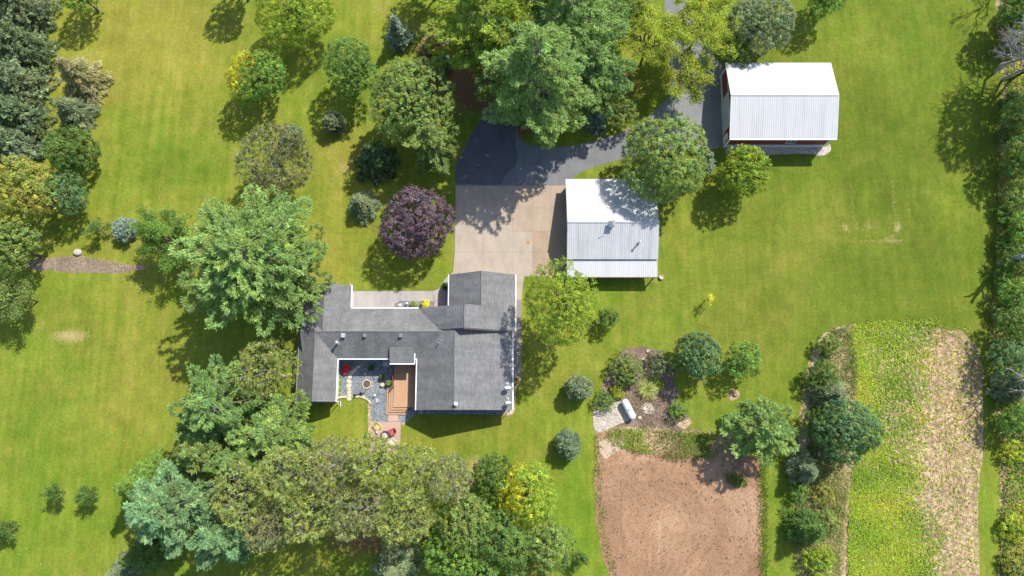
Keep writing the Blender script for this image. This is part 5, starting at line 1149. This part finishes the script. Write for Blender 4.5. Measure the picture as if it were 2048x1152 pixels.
# ---- hedgerow between lawn and crop field
GH = 'hedgerow between lawn and crop field'
for (k, px, py, r, h, t, nm, lb, kw) in [
    ('broad', 1657, 688, 27, 3.2, 'oak', 'hedge_bush', 'topmost olive bush of the hedgerow by the crop field', dict(lobes=9, leaf=.2, zb=.05)),
    ('broad', 1642, 748, 36, 4.0, 'dark', 'hedge_bush', 'dark bush second from the top of the hedgerow', dict(lobes=10, leaf=.22, zb=.05)),
    ('larch', 1668, 790, 40, 5.0, 'grey', 'hedge_conifer', 'grey green conifer of the hedgerow just above its biggest tree', {}),
    ('broad', 1694, 862, 72, 9.5, 'bluegreen', 'hedge_tree', 'biggest blue green tree of the hedgerow, overhanging the crop field', dict(lobes=20, zb=.12)),
    ('broad', 1640, 850, 38, 5.5, 'dark', 'hedge_bush', 'dark bush in the shade left of the biggest hedgerow tree', dict(lobes=9, zb=.05)),
    ('larch', 1612, 940, 36, 5.5, 'grey', 'hedge_conifer', 'pale grey green conifer of the hedgerow below its biggest tree', dict(tips=.4)),
    ('broad', 1650, 985, 30, 2.4, 'olive', 'hedge_bush', 'olive weedy bush below the pale grey green conifer', dict(lobes=8, leaf=.2, zb=.02, gap=.25)),
    ('larch', 1622, 1058, 46, 6.5, 'dark', 'hedge_conifer', 'dark conifer near the lower end of the hedgerow with long shadow', {}),
    ('broad', 1655, 1045, 28, 2.8, 'oak', 'hedge_bush', 'green bush right of the dark lower conifer', dict(lobes=8, leaf=.2, zb=.02, gap=.2)),
    ('broad', 1640, 1122, 36, 3.0, 'bright', 'hedge_bush', 'yellow green bush at the bottom end of the hedgerow', dict(lobes=9, leaf=.2, zb=.02, gap=.15)),
    ('broad', 1600, 985, 22, 2.6, 'maple', 'hedge_bush', 'small green bush on the lawn side of the hedgerow', dict(lobes=7, leaf=.2, zb=.02))]:
    plant(k, px, py, r, h, t, nm, lb, GH, 'tree' if h > 4.5 else 'bush', **kw)
# ---- wood edge along the right side
GW_ = 'wood edge along the right side'
for i, (k, px, py, r, h, t, lb, kw) in enumerate([
    ('broad', 2052, 26, 54, 9, 'dark', 'dark tree in the top right corner above the bleached dead tree', {}),
    ('broad', 2046, 235, 46, 8, 'oak', 'grey green tree at the right edge just below the bleached dead tree', {}),
    ('broad', 2052, 312, 46, 8, 'dark', 'dark tree at the right edge, right of the long tree shadow', {}),
    ('broad', 2034, 395, 34, 3.8, 'oak', 'olive green bush at the right edge, top of the leafy hedge', dict(leaf=.24)),
    ('broad', 2040, 455, 38, 4.6, 'maple', 'mid green tree at the right edge, second in the leafy hedge', dict(leaf=.26)),
    ('broad', 2036, 520, 36, 4.2, 'dark', 'dark bush at the right edge beside the snag shadow', dict(leaf=.24)),
    ('broad', 2034, 590, 38, 4.4, 'maple', 'bright leafy bush at the right edge below the snag shadow', dict(leaf=.26)),
    ('broad', 2038, 655, 40, 7, 'dark', 'dark tree at the right edge beside the top of the crop field', {}),
    ('broad', 2020, 715, 42, 6.5, 'bluegreen', 'blue green tree at the right edge shading the upper crop field', {}),
    ('broad', 2020, 205, 26, 2.6, 'dark', 'dark bush at the foot of the bleached dead tree', dict(leaf=.22)),
    ('broad', 2022, 262, 28, 2.8, 'dark', 'dark bush at the right edge level with the barn roof', dict(leaf=.22)),
    ('broad', 2020, 335, 28, 2.8, 'oak', 'olive bush at the right edge just above the leafy hedge', dict(leaf=.22)),
    ('broad', 2014, 425, 24, 2.2, 'maple', 'small green bush on the lawn side of the leafy hedge, upper one', dict(leaf=.2)),
    ('broad', 2012, 492, 24, 2.2, 'dark', 'small dark bush on the lawn side of the leafy hedge, middle one', dict(leaf=.2)),
    ('broad', 2010, 556, 24, 2.2, 'maple', 'small green bush on the lawn side of the leafy hedge, by the snag shadow', dict(leaf=.2)),
    ('broad', 2006, 622, 26, 2.4, 'oak', 'small green bush on the lawn side of the leafy hedge, lowest one', dict(leaf=.2)),
    ('broad', 2020, 30, 24, 2.6, 'dark', 'dark bush in the top right corner on the lawn side', dict(leaf=.22)),
    ('broad', 2020, 95, 24, 2.4, 'dark', 'low dark bush left of the bleached dead tree', dict(leaf=.22)),
    ('larch', 2036, 775, 36, 6, 'grey', 'pale grey feathery tree at the right edge beside the crop field', dict(tips=.5)),
    ('broad', 2030, 838, 36, 5, 'maple', 'green bush at the right edge, last of the tall leafy hedge', dict(leaf=.26)),
    ('broad', 2026, 905, 26, 2.0, 'lime', 'yellow green bush at the right edge above the orange soil patch', dict(leaf=.2, zb=.02)),
    ('broad', 2028, 1055, 28, 2.0, 'lime', 'yellow green bush at the right edge below the orange soil patch', dict(leaf=.2, zb=.02)),
    ('broad', 2030, 1125, 28, 2.0, 'olive', 'olive bush in the bottom right corner', dict(leaf=.2, zb=.02))]):
    plant(k, px, py, r, h, t, 'edge_tree' if h > 4.6 else 'edge_bush', lb, GW_, 'tree' if h > 4.6 else 'bush', **kw)
plant('bare', 2050, 128, 84, 8.5, 'tan', 'dead_tree', 'bleached leafless dead tree at the right edge, near the top', limbs=15, depth=4)
# trees just outside the frame whose shadows reach into it
def at(px, py, h): c = P(px, py); return (c.x+.52*h, c.y+.615*h)
plant('broad', 0, 0, 5.4, 19, 'oak', 'edge_tree', 'tall tree beyond the right edge casting the long leafy shadow', GW_, world=at(1940, 262, 13), gap=.15, zb=.42)
plant('bare', 0, 0, 5.0, 18, 'tan', 'dead_tree', 'leafless tree beyond the right edge casting branch shadows left of the leafy shadow', world=at(1903, 255, 14), limbs=10, depth=4)
plant('bare', 0, 0, 5.0, 17, 'tan', 'dead_tree', 'leafless tree beyond the right edge casting branch shadows in the top right', world=at(1955, 25, 13), limbs=10, depth=4)
plant('bare', 0, 0, 4.2, 12, 'tan', 'dead_tree', 'leafless tree beyond the right edge casting thin shadows on the crop field', world=at(1950, 835, 8), limbs=8, depth=3)
c = at(1958, 582, 6.5); o = empty('snag', (c[0], c[1], 0), 'broken snag beyond the right edge casting a stubby shadow', 'dead tree', GW_)
rg = np.random.RandomState(4)
link('trunk', tube_mesh('trunk', [(branch_path((0, 0, -.1), (.3, .2, 9.4), rg, 0, 6, .01), [.42, .38, .36, .33, .3, .24]), (branch_path((.2, .1, 7.2), (-.8, .9, 9.2), rg, 0, 4, .05), [.2, .16, .12, .06]), (branch_path((.2, .1, 6.2), (1.2, -.5, 7.9), rg, 0, 4, .05), [.16, .12, .09, .05]), (branch_path((.1, .1, 5), (-1.0, -.5, 5.8), rg, 0, 4, .05), [.13, .1, .07, .04])], 8), M['deadbark'], o)

# ------------------------------------------------------------------ crops and ground cover
def inside(poly, x, y):
    r = np.zeros(len(x), bool); n = len(poly)
    for i in range(n):
        (x1, y1), (x2, y2) = poly[i], poly[(i+1) % n]
        if y1 == y2: continue
        r ^= ((y1 > y) != (y2 > y)) & (x < (x2-x1)*(y-y1)/(y2-y1)+x1)
    return r
def smooth_noise(x, y, s, seed):
    r = np.random.RandomState(seed); a = np.zeros(len(x))
    for k in range(7):
        th = r.rand()*6.28; f = s*r.uniform(.5, 1.8); a += np.sin((x*math.cos(th)+y*math.sin(th))*f+r.rand()*6.28)
    return a/3.0
def scatter(name, pxs, n, leaf, hgt, cols, seed, mask=None, lw=.6, label=None, clump=1, spread=.2, matn='leaf'):
    rng = np.random.RandomState(seed); poly = [tuple(P(*p)[:2]) for p in pxs]; a = np.array(poly)
    x = rng.uniform(a[:, 0].min(), a[:, 0].max(), n); y = rng.uniform(a[:, 1].min(), a[:, 1].max(), n); k = inside(poly, x, y)
    if mask is not None: k &= mask(x, y, rng)
    x, y = x[k], y[k]; m = len(x)
    hm_ = hgt*np.clip(.55+.5*smooth_noise(x, y, 1.3, seed), .15, 1.6)
    tone = np.clip(.5+.32*smooth_noise(x, y, .55, seed+3)+rng.randn(m)*.22, 0, .999)
    x = np.repeat(x, clump)+rng.randn(m*clump)*spread; y = np.repeat(y, clump)+rng.randn(m*clump)*spread; h_ = np.repeat(hm_, clump); tone = np.repeat(tone, clump); m *= clump
    c = np.stack([x, y, .03+h_*rng.uniform(.25, 1.0, m)], 1); nr = unit(np.array([0, 0, 1.0])+rng.randn(m, 3)*.5); u, w = frame(nr, rng); sz = leaf*rng.uniform(.55, 1.3, m)[:, None]
    pal = np.array(cols); col = pal[np.clip(tone*len(pal), 0, len(pal)-1).astype(int)]*np.exp(rng.randn(m)*.18)[:, None]
    me = quad_mesh(name, c, u*sz*.5, w*sz*.5*lw, col); o = link(name, me, M[matn]); o.color = (1, 1, 1, 1); tag(o, label, None, None, 'stuff'); return o
cx = lambda px: P(px, 900).x
FIELD = [(1702, 653), (1750, 645), (1790, 642), (1850, 643), (1930, 656), (1960, 684), (1966, 720), (1962, 860), (1955, 1020), (1952, 1250), (1692, 1250), (1697, 1000), (1712, 900), (1716, 860)]
def crop_mask(x, y, rng):
    u = (x-cx(1700))/(cx(1955)-cx(1700)); w = 1.35-1.75*np.clip(u, 0, 1)**1.05+.30*smooth_noise(x, y*.55, .5, 8)
    ys = [P(1800, q).y for q in (800, 930)]; gapm = (y < ys[0]) & (y > ys[1]) & (u > .28); w = np.where(gapm, w*.45, w)
    w = w*(.72+.28*np.sin(x*2*math.pi/.76))
    return rng.rand(len(x)) < np.clip(w, .05, 1)
scatter('bean_crop', FIELD, 88000, .23, .24, [(.20, .33, .035), (.27, .40, .04), (.34, .45, .045), (.41, .48, .05), (.48, .48, .06)], 51, crop_mask, .7, 'yellowing green bean plants in the crop field', 2, .12)
def stub_mask(x, y, rng):
    u = (x-cx(1700))/(cx(1955)-cx(1700)); return rng.rand(len(x)) < np.clip(.15+u*.9, 0, 1)
scatter('crop_litter', FIELD, 26000, .17, .06, [(.34, .24, .12), (.42, .315, .165), (.50, .39, .22), (.32, .30, .08)], 52, stub_mask, .45, 'dry tan crop leaves on the field soil', 1, .1)
scatter('weeds', [(1205, 872), (1235, 892), (1290, 906), (1345, 914), (1400, 916), (1475, 916), (1480, 868), (1400, 868), (1340, 866), (1290, 858), (1240, 858)], 5200, .22, .55, [(.11, .18, .03), (.18, .27, .035), (.26, .35, .04), (.34, .36, .07)], 53,
        lambda x, y, r: r.rand(len(x)) < .50+.75*smooth_noise(x, y, .8, 5), .5, 'green weeds along the top of the bare soil field', 4, .16)
scatter('weeds', [(1662, 660), (1700, 652), (1712, 720), (1713, 860), (1704, 930), (1690, 1010), (1672, 1250), (1592, 1250), (1600, 1050), (1612, 950), (1612, 870), (1622, 780), (1636, 710)], 15000, .24, .7, [(.11, .16, .04), (.18, .23, .05), (.26, .29, .07), (.38, .35, .16)], 54,
        lambda x, y, r: r.rand(len(x)) < .66+.4*smooth_noise(x, y, .8, 6), .45, 'rough weeds and tall grass under the hedgerow', 4, .2)
scatter('undergrowth', [(1998, 850), (2008, 900), (2002, 1000), (2000, 1250), (2180, 1250), (2180, -150), (2012, -150), (2004, 100), (2012, 200), (2002, 380), (1994, 500), (1988, 640), (1984, 700), (1990, 770)], 46000, .32, 1.3, [(.09, .17, .03), (.14, .24, .035), (.21, .31, .04), (.30, .38, .045), (.45, .42, .04)], 55,
        None, .55, 'tangled undergrowth and goldenrod along the right edge', 3, .25)
scatter('weeds', [(1196, 880), (1400, 905), (1515, 935), (1525, 1150), (1240, 1150), (1200, 1000)], 2600, .16, .12, [(.10, .13, .03), (.16, .17, .05), (.09, .06, .04), (.13, .08, .05)], 56,
        lambda x, y, r: r.rand(len(x)) < .10+.35*np.clip(smooth_noise(x, y, .35, 7)-.4, 0, 1), .6, 'sparse weeds and clods scattered on the bare soil', 3, .12)
scatter('clods', [(1198, 890), (1400, 905), (1518, 935), (1524, 1150), (1245, 1150), (1203, 1000)], 2000, .13, .06, [(.13, .075, .04), (.18, .105, .06), (.40, .27, .17), (.24, .14, .08)], 61, None, .75, 'dark crumbs and clods over the bare soil', 1, .1)
scatter('weeds', [(1186, 870), (1200, 870), (1202, 960), (1210, 1060), (1236, 1150), (1220, 1150), (1200, 1080), (1188, 960)], 1300, .16, .14, [(.09, .16, .02), (.14, .21, .02), (.20, .19, .06)], 62, None, .5, 'ragged grass along the left edge of the bare soil', 3, .2)
scatter('weeds', [(1518, 925), (1532, 930), (1534, 1150), (1519, 1150), (1518, 1000)], 1300, .18, .2, [(.09, .16, .02), (.14, .21, .02), (.22, .19, .07)], 63, None, .5, 'ragged grass along the right edge of the bare soil', 3, .22)
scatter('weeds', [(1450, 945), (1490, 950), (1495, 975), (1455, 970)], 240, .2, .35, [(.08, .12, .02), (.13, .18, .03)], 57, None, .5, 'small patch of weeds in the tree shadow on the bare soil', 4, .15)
scatter('dry_weeds', [(1200, 862), (1290, 855), (1400, 862), (1480, 880), (1490, 930), (1400, 930), (1300, 915), (1230, 905)], 3200, .2, .25, [(.20, .17, .07), (.28, .22, .12), (.17, .20, .05), (.12, .10, .05)], 59, lambda x, y, r: r.rand(len(x)) < .35+.6*smooth_noise(x, y, .7, 9), .4, 'dry brown weeds mixed along the soil field edge', 3, .2)
scatter('bean_crop', [(1700, 648), (1750, 638), (1850, 636), (1935, 648), (1966, 678), (1962, 690), (1925, 664), (1850, 652), (1750, 654), (1704, 664)], 1500, .2, .2, [(.20, .30, .035), (.30, .36, .04), (.40, .38, .08)], 65, lambda x, y, r: r.rand(len(x)) < .4+.5*smooth_noise(x, y, .9, 4), .7, 'thin straggling bean plants along the top edge of the crop field', 2, .2)
scatter('fallen_leaves', [(60, 560), (360, 600), (340, 900), (220, 1150), (0, 1150), (0, 760)], 420, .13, .02, [(.45, .40, .12), (.42, .32, .15), (.55, .52, .35)], 64, None, .6, 'scattered pale fallen leaves on the lower left lawn', 1, .1)
scatter('garden_cover', [(1230, 770), (1300, 770), (1345, 800), (1350, 850), (1280, 858), (1265, 830), (1250, 790)], 900, .14, .14, [(.20, .17, .07), (.26, .20, .11), (.15, .17, .05), (.32, .25, .16)], 58, None, .6, 'low weeds and dry leaves in the propane garden', 3, .12)
